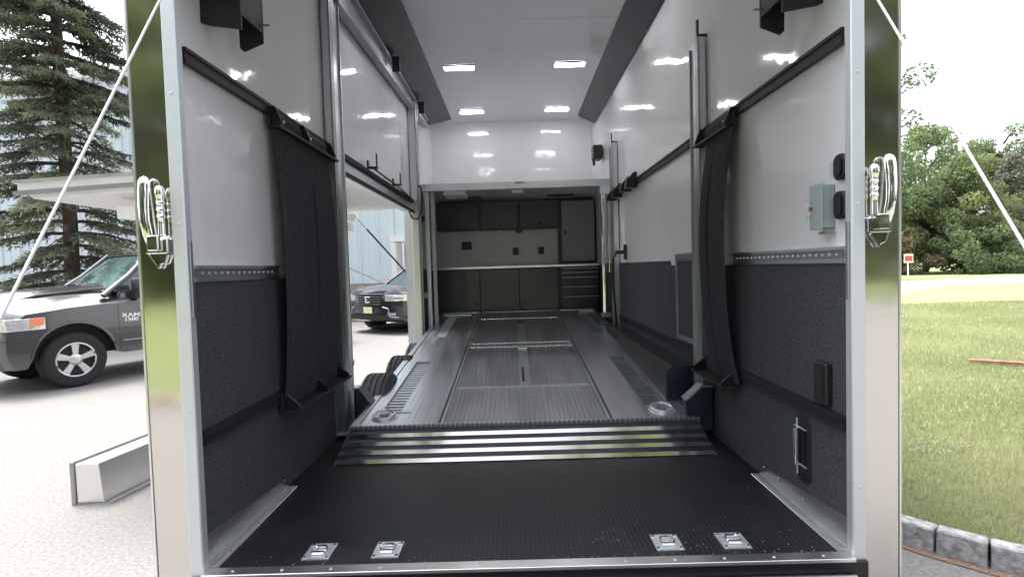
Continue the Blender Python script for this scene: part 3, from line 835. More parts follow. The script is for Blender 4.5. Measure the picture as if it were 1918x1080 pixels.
# structure columns at the far end
cl = thing("steel_column", "polished round steel column at the right end of the loft beam", "column", (1.13, 6.6, 1.05))
MB().tube([(1.10, 6.62, 1.06), (1.10, 6.62, 2.55)], .035, 20).build("tube", "chrome", cl)
MB().tube([(1.165, 6.60, 1.55), (1.165, 6.60, 2.52)], .016, 12).build("thin_tube", "polished", cl)
B(1.06, 1.19, 6.57, 6.68, 2.52, 2.61).build("top_bracket", "zinc", cl, bevel=.004)
B(1.05, 1.17, 6.57, 6.68, 1.0, 1.06).build("foot", "dull_aluminium", cl, bevel=.004)
cl = thing("door_frame_post", "pale aluminium post at the left end of the loft beam", "post", (-1.06, 6.6, .9))
B(-1.10, -1.05, 6.61, 6.68, .9, 2.61).build("post", "aluminium", cl, bevel=.003)
B(-1.035, -.99, 6.70, 6.74, .9, 2.61).build("inner_post", "dull_aluminium", cl)
B(-1.19, -1.10, 6.63, 6.66, 1.30, 1.37).build("cross_rail", "aluminium", cl)
B(-1.19, -1.10, 6.63, 6.66, 2.25, 2.32).build("cross_rail", "plum_metal", cl)
sp = thing("wall_speaker", "small black box mounted high on the far right wall", "speaker", (1.17, 7.2, 3.1))
B(1.08, 1.20, 7.15, 7.35, 3.06, 3.24).build("box", "black_plastic", sp, bevel=.006)
B(1.07, 1.10, 7.16, 7.19, 2.97, 3.06).build("bracket", "black_plastic", sp)
for k in range(3):
    B(1.05, 1.08, 7.16, 7.18, 3.09 + k * .04, 3.10 + k * .04).build("fin", "dull_aluminium", sp)
t = thing("cable_holder", "black handle shaped cable holder on the far right white wall", "holder", (WX, 5.85, 1.8))
B(WX - .03, WX - .001, 5.82, 5.87, 1.70, 1.86).build("back_plate", "black_plastic", t)
B(WX - .12, WX - .03, 5.83, 5.86, 1.76, 1.80).build("arm", "black_plastic", t)
tag(MB().tube([(1.10, 5.85, 1.77), (1.07, 5.87, 1.70), (1.07, 5.9, 1.4), (1.10, 5.95, 1.15), (1.12, 6.0, .98), (1.11, 6.1, .9)], .012, 8).build("black_cable", "black_plastic"), "black cable hanging down from the holder at the far right", "cable")
t = thing("rope_coil", "short tangled cord with tan tag beside the polished column", "cord", (1.17, 6.4, 1.9))
MB().tube([(1.16, 6.4, 2.3), (1.165, 6.4, 2.15), (1.18, 6.4, 2.07), (1.16, 6.4, 2.0), (1.17, 6.4, 1.85), (1.15, 6.4, 1.75), (1.16, 6.4, 1.7)], .006, 6).build("cord", "black_plastic", t)
B(1.15, 1.18, 6.38, 6.39, 2.02, 2.10).build("tag", "rust", t)

# ------------------------------------------------------------------ lift deck
DA = math.atan(.0815)
dk = thing("lift_deck", "sloping ribbed aluminium lift deck with flap on the trailer floor", "lift deck", (0, 3.28, .69), (DA, 0, 0))
DL = 4.2
def ribbed(name, x0, x1, y0, y1, mt, pitch=.026, depth=.0035, top=0.0, thick=.02, gap=.16):
    # plank surface with real grooves running along the deck
    n = max(1, round((x1 - x0) / pitch)); p = (x1 - x0) / n; prof = []
    for i in range(n):
        a = x0 + i * p
        prof += [(a, top), (a + p * (1 - gap) - p * .04, top), (a + p * (1 - gap), top - depth), (a + p * .95, top - depth)]
    prof.append((x1, top))
    v = []; f = []
    for (x, z) in prof: v += [(x, y0, z), (x, y1, z)]
    for i in range(len(prof) - 1): f.append((2 * i, 2 * i + 2, 2 * i + 3, 2 * i + 1))
    k = len(v); v += [(x0, y0, top - thick), (x1, y0, top - thick), (x1, y1, top - thick), (x0, y1, top - thick)]
    f.append((k, k + 3, k + 2, k + 1))
    f.append((0, k, k + 1, 2 * (len(prof) - 1)))
    return MB().add(v, f).build(name, mt, dk, local=True)
def DB(name, x0, x1, y0, y1, z0, z1, mt, bevel=0, parent=None, label=None):
    return B(x0, x1, y0, y1, z0, z1).build(name, mt, parent or dk, local=True, bevel=bevel, label=label)
xl, xr = -1.065, 1.105
bl, br = -.505, .57
# frame below
DB("deck_frame", xl + .01, xr - .01, .03, DL, -.10, -.045, "dull_aluminium")
DB("edge_rail", xl, xl + .05, 0, DL, -.10, .004, "aluminium", .003)
DB("edge_rail", xr - .05, xr, 0, DL, -.10, .004, "aluminium", .003)
DB("edge_rail", xl + .051, xl + .075, 0, DL, -.04, -.004, "deck_aluminium")
DB("edge_rail", xr - .075, xr - .051, 0, DL, -.04, -.004, "deck_aluminium")
# centre rails
for x in (bl, br):
    DB("centre_rail", x - .035, x - .012, .02, DL, -.03, .006, "deck_aluminium", .002)
    DB("centre_rail", x + .0, x + .022, .02, DL, -.03, .008, "bright_aluminium", .003)
    DB("centre_rail", x - .011, x - .001, .02, DL, -.03, -.004, "flap_dark")
# runways with slots left open
def runway(x0, x1, sx0, sx1, tag_):
    s = [(.25, 1.56), (2.62, 3.92)]
    ribbed("runway_plank", x0, sx0 - .012, .02, DL, "deck_aluminium", pitch=.034, depth=.0018, gap=.1)
    ribbed("runway_plank", sx1 + .012, x1, .02, DL, "deck_aluminium", pitch=.034, depth=.0018, gap=.1)
    ys = [.02, s[0][0], s[0][1], s[1][0], s[1][1], DL]
    for a, b in ((ys[0], ys[1]), (ys[2], ys[3]), (ys[4], ys[5])):
        ribbed("runway_plank", sx0 - .0115, sx1 + .0115, a + .001, b - .001, "deck_aluminium", pitch=.034, depth=.0018, gap=.1)
    for a, b in s:
        DB("slot_tray", sx0 - .01, sx1 + .01, a, b, -.045, -.032, "dull_aluminium")
        DB("slot_edge", sx0 - .0115, sx0 - .004, a, b, -.031, .001, "aluminium")
        DB("slot_edge", sx1 + .004, sx1 + .0115, a, b, -.031, .001, "aluminium")
        n = int((b - a) / .06)
        for k in range(n):
            y = a + .02 + k * (b - a - .03) / n
            DB("slot_rung", sx0 - .003, sx1 + .003, y, y + .022, -.03, -.012, "zinc" if tag_ < 0 else "aluminium")
runway(xl + .076, bl - .036, -.925, -.805, -1)
runway(br + .023, xr - .076, .83, .955, 1)
# centre planks divided by seams
seams = [0.02, .735, 2.06, 2.23, 3.66, DL]
for i in range(5):
    a, b = seams[i] + .012, seams[i + 1] - .012
    ribbed("centre_plank", bl + .023, br - .036, a, b, "deck_centre", pitch=.032, depth=.007, gap=.28)
for y in seams[1:-1]:
    DB("seam_bar", bl + .023, br - .036, y - .011, y + .011, -.03, .0035, "bright_aluminium", .0015)
DB("spine_plate", .0, .085, .75, 2.045, -.002, .003, "deck_aluminium")
DB("latch_slot", .02, .04, .85, 1.25, .0035, .009, "black_metal")
DB("latch_handle", -.0, .085, 1.93, 1.97, .0035, .014, "bright_aluminium", .003)
DB("spine_plate", .0, .085, 2.26, 3.64, -.002, .003, "deck_aluminium")
DB("latch_slot", .0, .085, 3.3, 3.45, .0035, .007, "flap_dark")
DB("hinge_strip", xl, xr, -.012, .018, -.03, .004, "bright_aluminium", .002)
hm = MB(); x = xl
while x < xr - .02:
    hm.box(x, x + .022, -.018, -.0, -.012, .007); x += .03
hm.build("hinge_knuckles", "dull_aluminium", dk, local=True)
# screws along seams
for y in (.735, 2.06, 2.23, 3.66):
    for k in range(22):
        x = bl + .05 + k * (br - bl - .12) / 21
        MB().box(x - .006, x + .006, y - .006, y + .006, .0038, .006).build("screw", "zinc", dk, local=True)
# rings on the near corners
for x, y in ((-.89, .155), (.91, .145)):
    c = MB().lathe([(.001, .085), (.005, .083), (.005, .0)], (x, y, 0), 'z', 20).build("ring_base", "zinc", dk, local=True)
    MB().tube([(x + .065 * math.cos(q), y + .065 * math.sin(q), .018 + .008 * math.sin(q)) for q in [k * math.pi / 8 for k in range(16)]], .0085, 8, closed=True).build("ring", "zinc", c, local=True)
    MB().box(x - .03, x + .03, y - .015, y + .03, .006, .022).build("ring_clamp", "dull_aluminium", c, local=True, bevel=.004)
DB("ring_shim", -.92, -.73, .225, .238, .002, .008, "zinc")
DB("far_plate", -1.0, -.62, 4.0, 4.03, .002, .012, "zinc")
DB("far_plate", .85, 1.05, 4.02, 4.14, .002, .008, "zinc")
DB("far_edge", xl, xr, DL + .001, DL + .03, -.1, .006, "aluminium")
# loading flap: four slats, each a dark tread and a polished riser
yT, zT, yB, zB = 3.262, .672, 2.965, FZ + .004
for k in range(4):
    y1 = yT + (yB - yT) * k / 4; z1 = zT + (zB - zT) * k / 4
    y2 = yT + (yB - yT) * (k + 1) / 4; z2 = zT + (zB - zT) * (k + 1) / 4
    ym = y2 + .0095; zm = z1 - .004
    k1 = -1.066 - .01 * k; k2 = -1.066 - .01 * (k + 1)
    hw = (1.07 + .0 * k); 
    xa, xb = -1.05 - .004 * k, 1.085 + .0 * k
    MB().hexa([(xa, ym, zm - .012), (xb, ym, zm - .012), (xb, y1, z1 - .012), (xa, y1, z1 - .012)],
              [(xa, ym, zm), (xb, ym, zm), (xb, y1, z1), (xa, y1, z1)]).build("flap_tread", "flap_dark", dk)
    MB().hexa([(xa, ym + .006, zm - .001), (xb, ym + .006, zm - .001), (xb, y2 + .006, z2), (xa, y2 + .006, z2)],
              [(xa, ym - .0005, zm - .001), (xb, ym - .0005, zm - .001), (xb, y2, z2), (xa, y2, z2)]).build("flap_riser", "polished", dk)
for xs in (-1.058, 1.087):
    MB().prism([(yT, zT), (yB - .01, zB), (yB - .01, zB - .003), (yT, FZ + .03)], 'x', xs - .006, xs + .003).build("flap_cheek", "dull_aluminium", dk)

# wheel box along right wall and lift arms
wb = thing("wheel_box", "long dark aluminium wheel housing along the foot of the right wall", "wheel housing", (1.15, 3.6, FZ))
MB().prism([(WX - .01, FZ), (WX - .01, .945), (1.045, .945), (1.0, .91), (1.0, FZ)], 'y', 3.62, 6.5).build("shell", "cabinet", wb, bevel=.004)
MB().prism([(WX - .012, FZ), (WX - .012, .952), (1.04, .952), (.993, .912), (.993, FZ)], 'y', 3.60, 3.62).build("end_cap", "flap_dark", wb)
ar = MB().prism([(1.19, .60), (1.19, .88), (1.12, .885), (1.02, .80), (1.03, .68), (1.08, .60)], 'y', 3.28, 3.35).build("lift_arm", "flap_dark", post_r, bevel=.006)
MB().prism([(1.19, .885), (1.12, .89), (1.015, .80), (1.025, .795), (1.12, .878), (1.19, .874)], 'y', 3.27, 3.36).build("arm_edge", "aluminium", ar)
ar = MB().prism([(-1.19, .56), (-1.19, .84), (-1.12, .84), (-1.0, .68), (-1.0, .60), (-1.06, .56)], 'y', 3.68, 3.76).build("lift_arm", "flap_dark", post_l, bevel=.006)
MB().prism([(-1.19, .845), (-1.12, .85), (-.99, .68), (-1.0, .675), (-1.12, .84), (-1.19, .835)], 'y', 3.67, 3.77).build("arm_edge", "aluminium", ar)
# access door in the right wall
ad = thing("access_door", "aluminium framed access door in the right carpeted wall", "access door", (WX, 3.75, 1.1))
X = WX - .009
for a in ((3.50, 4.02, 1.66, 1.715), (3.50, 4.02, 1.085, 1.12), (3.985, 4.02, 1.12, 1.66), (3.50, 3.535, 1.12, 1.66)):
    B(X - .014, X, *a).build("frame", "aluminium", ad, bevel=.002)
B(X - .006, X, 3.535, 3.985, 1.12, 1.66).build("door_panel", "carpet", ad)

# fittings near the opening on the right wall
def rrect(cy, cz, hy, hz, r, n=5):
    p = []
    for (sy, sz, a0) in ((1, 1, 0), (-1, 1, 90), (-1, -1, 180), (1, -1, 270)):
        for k in range(n + 1):
            a = rad(a0 + 90 * k / n)
            p.append((cy + sy * (hy - r) + r * math.cos(a), cz + sz * (hz - r) + r * math.sin(a)))
    return p
for i, (z, hz, lb) in enumerate(((1.985, .048, "black rounded wall light near the right jamb, upper one"), (1.845, .052, "black rounded wall light near the right jamb, lower one"))):
    t = thing("marker_lamp", lb, "wall fitting", (WX, 1.99, z), group="black rounded fittings by the right jamb")
    MB().prism(rrect(2.0, z, .036, hz, .028), 'x', WX - .02, WX - .0005).build("housing", "black_plastic", t, bevel=.004)
    MB().prism(rrect(2.0, z, .022, hz - .014, .018), 'x', WX - .026, WX - .020).build("lens", "black_metal", t)
t = thing("switch_box", "grey electrical switch box on the white right wall", "electrical box", (WX, 2.1, 1.76))
B(WX - .050, WX - .002, 2.05, 2.125, 1.765, 1.93).build("housing", "electrical_grey", t, bevel=.003)
B(WX - .056, WX - .0505, 2.045, 2.13, 1.76, 1.935).build("cover", "electrical_grey", t, bevel=.002)
B(WX - .045, WX - .01, 2.04, 2.09, 1.742, 1.752).build("lower_tab", "dull_aluminium", t)
MB().tube([(WX - .057, 2.115, 1.875), (WX - .072, 2.115, 1.88), (WX - .076, 2.115, 1.86)], .004, 8).build("lever", "zinc", t)
MB().tube([(WX - .057, 2.115, 1.825), (WX - .072, 2.115, 1.82), (WX - .076, 2.115, 1.80)], .004, 8).build("lever", "zinc", t)
B(WX - .066, WX - .057, 2.105, 2.118, 1.836, 1.85).build("terminal", "copper", t)
tag(B(WX - .002, WX - .0005, 2.04, 2.085, 1.955, 2.02).build("sticker", "sticker"), "small faded sticker above the grey switch box", "sticker")
t = thing("cable_port", "black upright block on the carpet above the lower right rail", "block", (WX, 2.1, 1.1))
B(WX - .035, WX - .009, 2.06, 2.15, 1.075, 1.24).build("body", "black_plastic", t, bevel=.005)
B(WX - .038, WX - .035, 2.085, 2.125, 1.10, 1.21).build("slot", "black_metal", t)
t = thing("recessed_latch", "black rounded recess with chrome bar low on the right wall", "latch", (WX, 2.27, .83))
MB().prism(rrect(2.27, .835, .055, .145, .04), 'x', WX - .014, WX - .008).build("recess_plate", "black_plastic", t, bevel=.002)
B(WX - .022, WX - .014, 2.25, 2.29, .775, .92).build("inner_pocket", "black_metal", t)
MB().tube([(WX - .035, 2.285, .765), (WX - .035, 2.285, .925)], .012, 10).build("chrome_bar", "chrome", t)
MB().tube([(WX - .018, 2.31, .715), (WX - .018, 2.31, .96)], .004, 8).build("rod", "zinc", t)
for z in (.765, .925):
    MB().tube([(WX - .02, 2.325, z), (WX - .02, 2.235, z)], .0035, 8).build("cross_bar", "zinc", t)

# ------------------------------------------------------------------ trailer wheels seen through the side opening
def trailer_tyre(y, label):
    t = thing("trailer_wheel", label, "wheel", (-1.08, y, .475), group="trailer wheels below the side opening")
    R_ = .375; hw = .11
    prof = [(-hw, .22), (-hw - .01, .30), (-hw + .004, R_ - .03), (-hw + .02, R_ - .006)]
    for g in (-.065, -.022, .022, .065):
        prof += [(g - .006, R_), (g - .005, R_ - .012), (g + .005, R_ - .012), (g + .006, R_)]
    prof += [(hw - .02, R_ - .006), (hw - .004, R_ - .03), (hw + .01, .30), (hw, .22)]
    MB().lathe(prof, (-1.10, y, .475), 'x', 40).build("tyre", "tyre", t)
    MB().lathe([(-hw + .01, .225), (-hw - .002, .2), (-hw + .04, .18), (-hw + .03, .06), (-hw - .01, .05), (-hw - .01, 0)], (-1.10, y, .475), 'x', 24).build("rim", "rim_silver", t)
for i, y in enumerate((4.15, 5.0, 5.85)):
    trailer_tyre(y, ("black trailer tyre nearest the camera, beside the deck", "black trailer tyre, middle of the three beside the deck", "black trailer tyre farthest in, beside the deck")[i])
tag(B(-1.0, -.94, 3.7, 6.4, .42, .60).build("chassis_rail", "black_metal"), "dark chassis rail beside the trailer wheels", "chassis rail")

# ------------------------------------------------------------------ awning door raised on the left
aw = thing("awning_door", "white side door raised flat as an awning outside the trailer", "awning door", (-2.4, 5, 2.3))
MB().hexa([(-1.33, 3.72, 2.37), (-3.45, 3.72, 2.275), (-3.45, 6.25, 2.275), (-1.33, 6.25, 2.37)], [(-1.33, 3.72, 2.415), (-3.45, 3.72, 2.33), (-3.45, 6.25, 2.33), (-1.33, 6.25, 2.415)]).build("door_panel", "awning_white", aw)
MB().hexa([(-1.33, 3.70, 2.345), (-3.47, 3.70, 2.25), (-3.47, 3.72, 2.25), (-1.33, 3.72, 2.345)], [(-1.33, 3.70, 2.372), (-3.47, 3.70, 2.277), (-3.47, 3.72, 2.277), (-1.33, 3.72, 2.372)]).build("edge_trim", "dull_aluminium", aw)
MB().hexa([(-1.33, 3.70, 2.415), (-3.47, 3.70, 2.33), (-3.47, 3.735, 2.33), (-1.33, 3.735, 2.415)], [(-1.33, 3.70, 2.44), (-3.47, 3.70, 2.352), (-3.47, 3.735, 2.352), (-1.33, 3.735, 2.44)]).build("edge_trim", "bright_aluminium", aw)
MB().hexa([(-2.45, 3.73, 2.262), (-3.35, 3.73, 2.225), (-3.35, 6.15, 2.225), (-2.45, 6.15, 2.262)], [(-2.40, 3.73, 2.32), (-3.42, 3.73, 2.274), (-3.42, 6.15, 2.274), (-2.40, 6.15, 2.32)]).build("fender_skirt", "awning_white", aw)
MB().hexa([(-1.8, 3.9, 2.10), (-2.9, 3.9, 2.09), (-2.9, 6.0, 2.09), (-1.8, 6.0, 2.10)], [(-1.8, 3.9, 2.19), (-2.9, 3.9, 2.18), (-2.9, 6.0, 2.18), (-1.8, 6.0, 2.19)]).build("light_strip", "white_trim", aw)
for y in (4.2, 5.8):
    B(-2.6, -1.9, y, y + .03, 2.185, 2.32).build("hanger", "dull_aluminium", aw)
gs = thing("gas_strut", "thin dark gas strut propping the raised side door", "strut", (-1.3, 6.3, 1.6))
MB().tube([(-1.30, 6.45, 1.60), (-1.75, 6.35, 2.15)], .011, 8).build("cylinder", "black_metal", gs)
MB().tube([(-1.75, 6.35, 2.15), (-1.90, 6.32, 2.335)], .007, 8).build("rod", "dull_aluminium", gs)
MB().lathe([(0, .06), (-.03, .06)], (-1.9, 6.3, 2.30), 'y', 12).build("mount", "white_trim", gs)
tag(MB().tube([(-1.29, 6.4, 1.36), (-2.1, 5.6, 1.86), (-2.9, 4.6, 2.22)], .007, 6).build("guy_rope", "rope"), "thin white rope tied from the side door to the post", "rope")

# support cables of the ramp door
for sx, lb in ((-1, "white support cable running down from the left jamb to the ramp"), (1, "white support cable running down from the right jamb to the ramp")):
    t = thing("support_cable", lb, "cable", (sx * 1.19, 1.2, 1.5), group="ramp support cables")
    a = (sx * 1.185, 1.905, 2.70); b = (sx * 1.185, 1.905 - 1.45, 2.70 - 1.45 * (1.61 if sx < 0 else 1.615))
    MB().tube([a, b], .0038, 8).build("cable", "rope", t)
    MB().tube([b, (b[0], b[1] - .02, b[2] - .03)], .014, 8).build("end_fitting", "zinc", t)

# aluminium box on the asphalt
ab = thing("aluminium_trough", "open brushed aluminium ramp section lying on the asphalt", "ramp section", (-2.95, 4.3, G))
def P2(a, z, s): # along direction, side offset
    return (-3.10 + a * .13 + s, 3.62 + a, z)
L_ = 1.9
MB().hexa([P2(0, G + .012, .015), P2(0, G + .012, .20), P2(L_, G + .012, .20), P2(L_, G + .012, .015)],
          [P2(0, G + .285, .012), P2(0.0, G + .285, .175), P2(L_, G + .285, .175), P2(L_, G + .285, .012)]).build("box_body", "bright_aluminium", ab, bevel=.004)
MB().hexa([P2(0, G + .0, .0), P2(0, G + .0, .25), P2(L_, G + .0, .25), P2(L_, G + .0, .0)],
          [P2(0, G + .010, .0), P2(0, G + .010, .25), P2(L_, G + .010, .25), P2(L_, G + .010, .0)]).build("base_flange", "aluminium", ab)
MB().hexa([P2(-.01, G + .0, -.018), P2(-.01, G + .0, .010), P2(L_, G + .0, .010), P2(L_, G + .0, -.018)],
          [P2(-.01, G + .30, -.018), P2(-.01, G + .30, .010), P2(L_, G + .30, .010), P2(L_, G + .30, -.018)]).build("side_flange", "dull_aluminium", ab, bevel=.003)

# ------------------------------------------------------------------ vehicles
def arch(cx, cz, r, zb, n=12, rev=False):
    a0 = math.asin((zb - cz) / r)
    pts = [(cx + r * math.cos(a0 + (math.pi - 2 * a0) * k / n), cz + r * math.sin(a0 + (math.pi - 2 * a0) * k / n)) for k in range(n + 1)]
    return pts[::-1] if rev else pts
def body_slab(outline, ys, inset):
    # outline in (x,z); slices across y. inset(y) -> function moving a point
    n = len(outline); v = []; f = []
    for y in ys:
        for (x, z) in outline:
            dx, dz = inset(x, z, y); v.append((x + dx, y, z + dz))
    for i in range(len(ys) - 1):
        for k in range(n):
            a = i * n + k; b = i * n + (k + 1) % n; f.append((a, b, b + n, a + n))
    mb = MB().add(v, f, True)
    K = len(mb.v) - len(v)
    mb.f += [tuple(range(K, K + n)), tuple(range(K + (len(ys) - 1) * n, K + len(ys) * n))[::-1]]; mb.sm += [False, False]
    return mb
def road_wheel(parent, x, y, r, side, rimmat="rim_silver"):
    c = (x, y, r); hw = .13
    o = MB().lathe([(-side * hw, r * .6), (-side * hw, r * .93), (-side * hw * .7, r), (side * hw * .7, r), (side * hw, r * .94), (side * (hw + .012), r * .80), (side * hw, r * .63), (side * (hw - .05), r * .60)], c, 'y', 40).build("wheel", "vehicle_tyre", parent, local=True)
    yy = y + side * (hw - .07)
    MB().lathe([(0, r * .6), (side * .005, 0)], (x, yy, r), 'y', 24).build("dark_backing", "wheel_black", o, local=True)  # black disc standing in for the dark gaps behind the spokes
    MB().tube([(x + r * .60 * math.cos(q), y + side * (hw - .005), r + r * .60 * math.sin(q)) for q in [k * math.pi / 16 for k in range(32)]], .014, 8, closed=True).build("rim_ring", rimmat, o, local=True)
    for k in range(5):
        q = math.pi / 2 + k * 2 * math.pi / 5
        d = Vector((math.cos(q), 0, math.sin(q))); s_ = Vector((-math.sin(q), 0, math.cos(q)))
        cc = Vector((x, y + side * (hw - .02), r))
        def pt(a, b, dy): p = cc + d * a + s_ * b; return (p.x, p.y + side * dy, p.z)
        MB().hexa([pt(.05, -.035, -.03), pt(.05, .035, -.03), pt(r * .6, .062, -.04), pt(r * .6, -.062, -.04)],
                  [pt(.05, -.03, .0), pt(.05, .03, .0), pt(r * .6, .05, .012), pt(r * .6, -.05, .012)]).build("spoke", rimmat, o, local=True, bevel=.008, seg=2)
    MB().lathe([(0, .085), (side * .012, .075), (side * .02, .04), (side * .022, 0)], (x, y + side * (hw - .02), r), 'y', 20).build("hub_cap", rimmat, o, local=True)
    return o

# --- grey pickup on the left
tr = thing("pickup_truck", "dark grey pickup truck with silver five-spoke wheel parked on the left", "pickup truck", (-7.24, 8.16, G), (0, 0, rad(240)))
W2 = .98
wr_ = .40
outl = [(.84, .36), (.90, .48), (.93, .60), (.925, .78), (.90, .90), (.88, 1.02), (.80, 1.13), (.55, 1.20), (.1, 1.255), (-.35, 1.285), (-.72, 1.30), (-1.5, 1.29), (-3.05, 1.30), (-3.1, 1.33), (-4.95, 1.33), (-5.0, .62), (-4.95, .52)] \
    + [(p[0], p[1]) for p in arch(-3.6, .42, .5, .46, rev=True)][::1] + [(-3.0, .40), (-.8, .40)] + arch(0, .42, .50, .42, rev=True) + [(.55, .34)]
outl = [(.84, .36), (.90, .48), (.93, .60), (.925, .78), (.90, .90), (.88, 1.02), (.80, 1.13), (.55, 1.20), (.1, 1.255), (-.35, 1.285), (-.72, 1.30), (-1.5, 1.29), (-3.05, 1.30), (-3.1, 1.33), (-4.95, 1.33), (-5.0, .62), (-4.95, .50), (-4.2, .46)] \
    + arch(-3.6, .42, .52, .46)[::-1][:0] + [(-3.6 + .52 * math.cos(rad(a)), .42 + .52 * math.sin(rad(a))) for a in range(172, 3, -14)] + [(-3.0, .42), (-.6, .42)] \
    + [(.50 * math.cos(rad(a)), .42 + .51 * math.sin(rad(a))) for a in range(176, 3, -13)] + [(.56, .36)]
def ins(x, z, y):
    a = abs(y) / W2; dz = dx = 0
    if z > 1.0: dz = {True: 0, False: 0}[True] - max(0, (a - .86)) / .14 * .10 * (1 if x > -.8 else .5) + (.20 * max(0, 1 - (a / .84) ** 3) * min(1, max(0, (.86 - x) / .25)) if x > -.8 else .04 * max(0, 1 - (a / .84) ** 3))
    if x > .75: dx = -.16 * a ** 3
    return dx, dz
body_slab(outl, [-W2, -.96, -.9, -.8, -.5, 0, .5, .8, .9, .96, W2], ins).build("body", "truck_paint", tr, local=True)
MB().box(-.55, .55, -.82, .82, .45, 1.0).build("dark_arch_liner", "wheel_black", tr, local=True)  # black liner box, coloured to make the front wheel arches dark inside
MB().box(-4.15, -3.05, -.82, .82, .45, 1.0).build("dark_rear_liner", "wheel_black", tr, local=True)  # same black filling for the dark inside of the rear arches
# crease highlights: hood ridge and fender flare
for s in (-1, 1):
    MB().tube([(.515 * math.cos(rad(a)), s * (W2 - .005), .42 + .525 * math.sin(rad(a))) for a in range(176, 3, -8)], .022, 8).build("fender_flare", "truck_paint", tr, local=True)
    MB().tube([(.60, s * .60, 1.28), (.3, s * .62, 1.345), (-.3, s * .64, 1.40), (-.6, s * .66, 1.41)], [.01, .02, .022, .014], 8).build("hood_ridge", "truck_paint", tr, local=True)
# cabin
zb, zt = 1.36, 2.0
def quad4(xf, xb, y, z): return [(xf, -y, z), (xf, y, z), (xb, y, z), (xb, -y, z)]
MB().hexa([(-.52, -.85, zb), (-.52, .85, zb), (-2.98, .86, zb), (-2.98, -.86, zb)], [(-1.22, -.68, zt - .04), (-1.22, .68, zt - .04), (-2.92, .68, zt - .04), (-2.92, -.68, zt - .04)]).build("cabin_glass", "car_glass", tr, local=True)
MB().hexa([(-.49, -.80, zb + .01), (-.49, .80, zb + .01), (-.515, .80, zb), (-.515, -.80, zb)], [(-1.195, -.63, zt - .045), (-1.195, .63, zt - .045), (-1.22, .63, zt - .05), (-1.22, -.63, zt - .05)]).build("windshield", "windshield_glass", tr, local=True)
MB().hexa([(-1.13, -.69, zt - .055), (-1.13, .69, zt - .055), (-2.99, .71, zt - .055), (-2.99, -.71, zt - .055)], [(-1.35, -.58, zt + .02), (-1.35, .58, zt + .02), (-2.85, .58, zt + .02), (-2.85, -.58, zt + .02)]).build("roof", "truck_paint", tr, local=True, bevel=.025, seg=2)
MB().box(-2.98, -.60, -.90, .90, 1.22, zb + .004).build("belt_panel", "truck_paint", tr, local=True, bevel=.03, seg=2)
for s in (-1, 1):
    MB().tube([(-.40, s * .90, zb - .06), (-.80, s * .80, zb + .24), (-1.18, s * .70, zt - .03)], [.045, .042, .035], 8).build("windshield_pillar", "truck_paint", tr, local=True)
    MB().tube([(-1.78, s * .84, zb - .02), (-1.80, s * .69, zt - .03)], .04, 8).build("door_pillar", "black_plastic", tr, local=True)
    MB().tube([(-2.95, s * .86, zb - .02), (-2.92, s * .70, zt - .03)], .06, 8).build("rear_pillar", "truck_paint", tr, local=True)
    dpl = [(-.57, .47), (-.55, 1.17), (-1.78, 1.17), (-1.78, .47)]
    d = MB().prism(dpl, 'y', s * (W2 - .004), s * (W2 + .010)).build("door", "truck_paint", tr, local=True, bevel=.004)
    MB().tube([(-1.52, s * (W2 + .035), 1.05), (-1.68, s * (W2 + .035), 1.05)], .016, 8).build("handle", "truck_paint", d, local=True)
    MB().box(-1.78, -.60, *sorted((s * (W2 + .010), s * (W2 + .020))), .60, .615).build("door_moulding", "dull_aluminium", d, local=True)
    mr_ = MB().box(-.88, -.74, *sorted((s * .99, s * 1.26)), 1.36, 1.56).build("side_mirror", "black_plastic", tr, local=True, bevel=.025, seg=2)
    MB().box(-.85, -.76, *sorted((s * .90, s * 1.06)), 1.24, 1.37).build("mirror_arm", "black_plastic", mr_, local=True, bevel=.01)
    hpl = [(.34, s * .95), (.34, s * .992), (.775, s * .997), (.83, s * .90), (.885, s * .80), (.93, s * .66), (.945, s * .52), (.7, s * .52)]
    hl = MB().prism(hpl, 'z', .885, 1.05).build("headlight", "headlight", tr, local=True, bevel=.012, seg=2)
    MB().hexa([(.36, s * .996, .95), (.50, s * 1.003, .93), (.50, s * .97, .93), (.36, s * .97, .95)], [(.35, s * .996, 1.045), (.52, s * 1.003, 1.045), (.52, s * .97, 1.045), (.35, s * .97, 1.045)]).build("amber_lens", "amber", hl, local=True, bevel=.004)
    MB().prism([(.80, s * .90), (.84, s * .91), (.95, s * .67), (.92, s * .67)], 'z', .915, 1.02).build("lamp_reflector", "chrome", hl, local=True)
    MB().lathe([(0, .07), (.02, .06), (.02, 0)], (.87, s * .70, .50), 'x', 14).build("fog_lamp", "headlight", tr, local=True)
MB().box(.86, .935, -.5, .5, .72, 1.08).build("grille", "chrome", tr, local=True, bevel=.02)
MB().hexa([(.58, -.95, .37), (.95, -.70, .37), (.95, .70, .37), (.58, .95, .37)], [(.62, -.985, .60), (.975, -.72, .62), (.975, .72, .62), (.62, .985, .60)]).build("bumper", "truck_paint", tr, local=True, bevel=.02, seg=2)
for (x, s) in ((0, 1), (0, -1), (-3.6, 1), (-3.6, -1)):
    road_wheel(tr, x, s * (W2 - .15), wr_, s)
Mt = Matrix.Translation((-.725, W2 + .014, .96)) @ Matrix.Rotation(math.pi, 4, 'Z') @ Matrix.Rotation(math.pi / 2, 4, 'X')
text_part("door_badge", "RAM", .085, "badge_white", tr, Mt, 1.45)
Mt = Matrix.Translation((-.725, W2 + .014, .895)) @ Matrix.Rotation(math.pi, 4, 'Z') @ Matrix.Rotation(math.pi / 2, 4, 'X')
text_part("door_badge", "1500", .075, "badge_white", tr, Mt, 1.35)

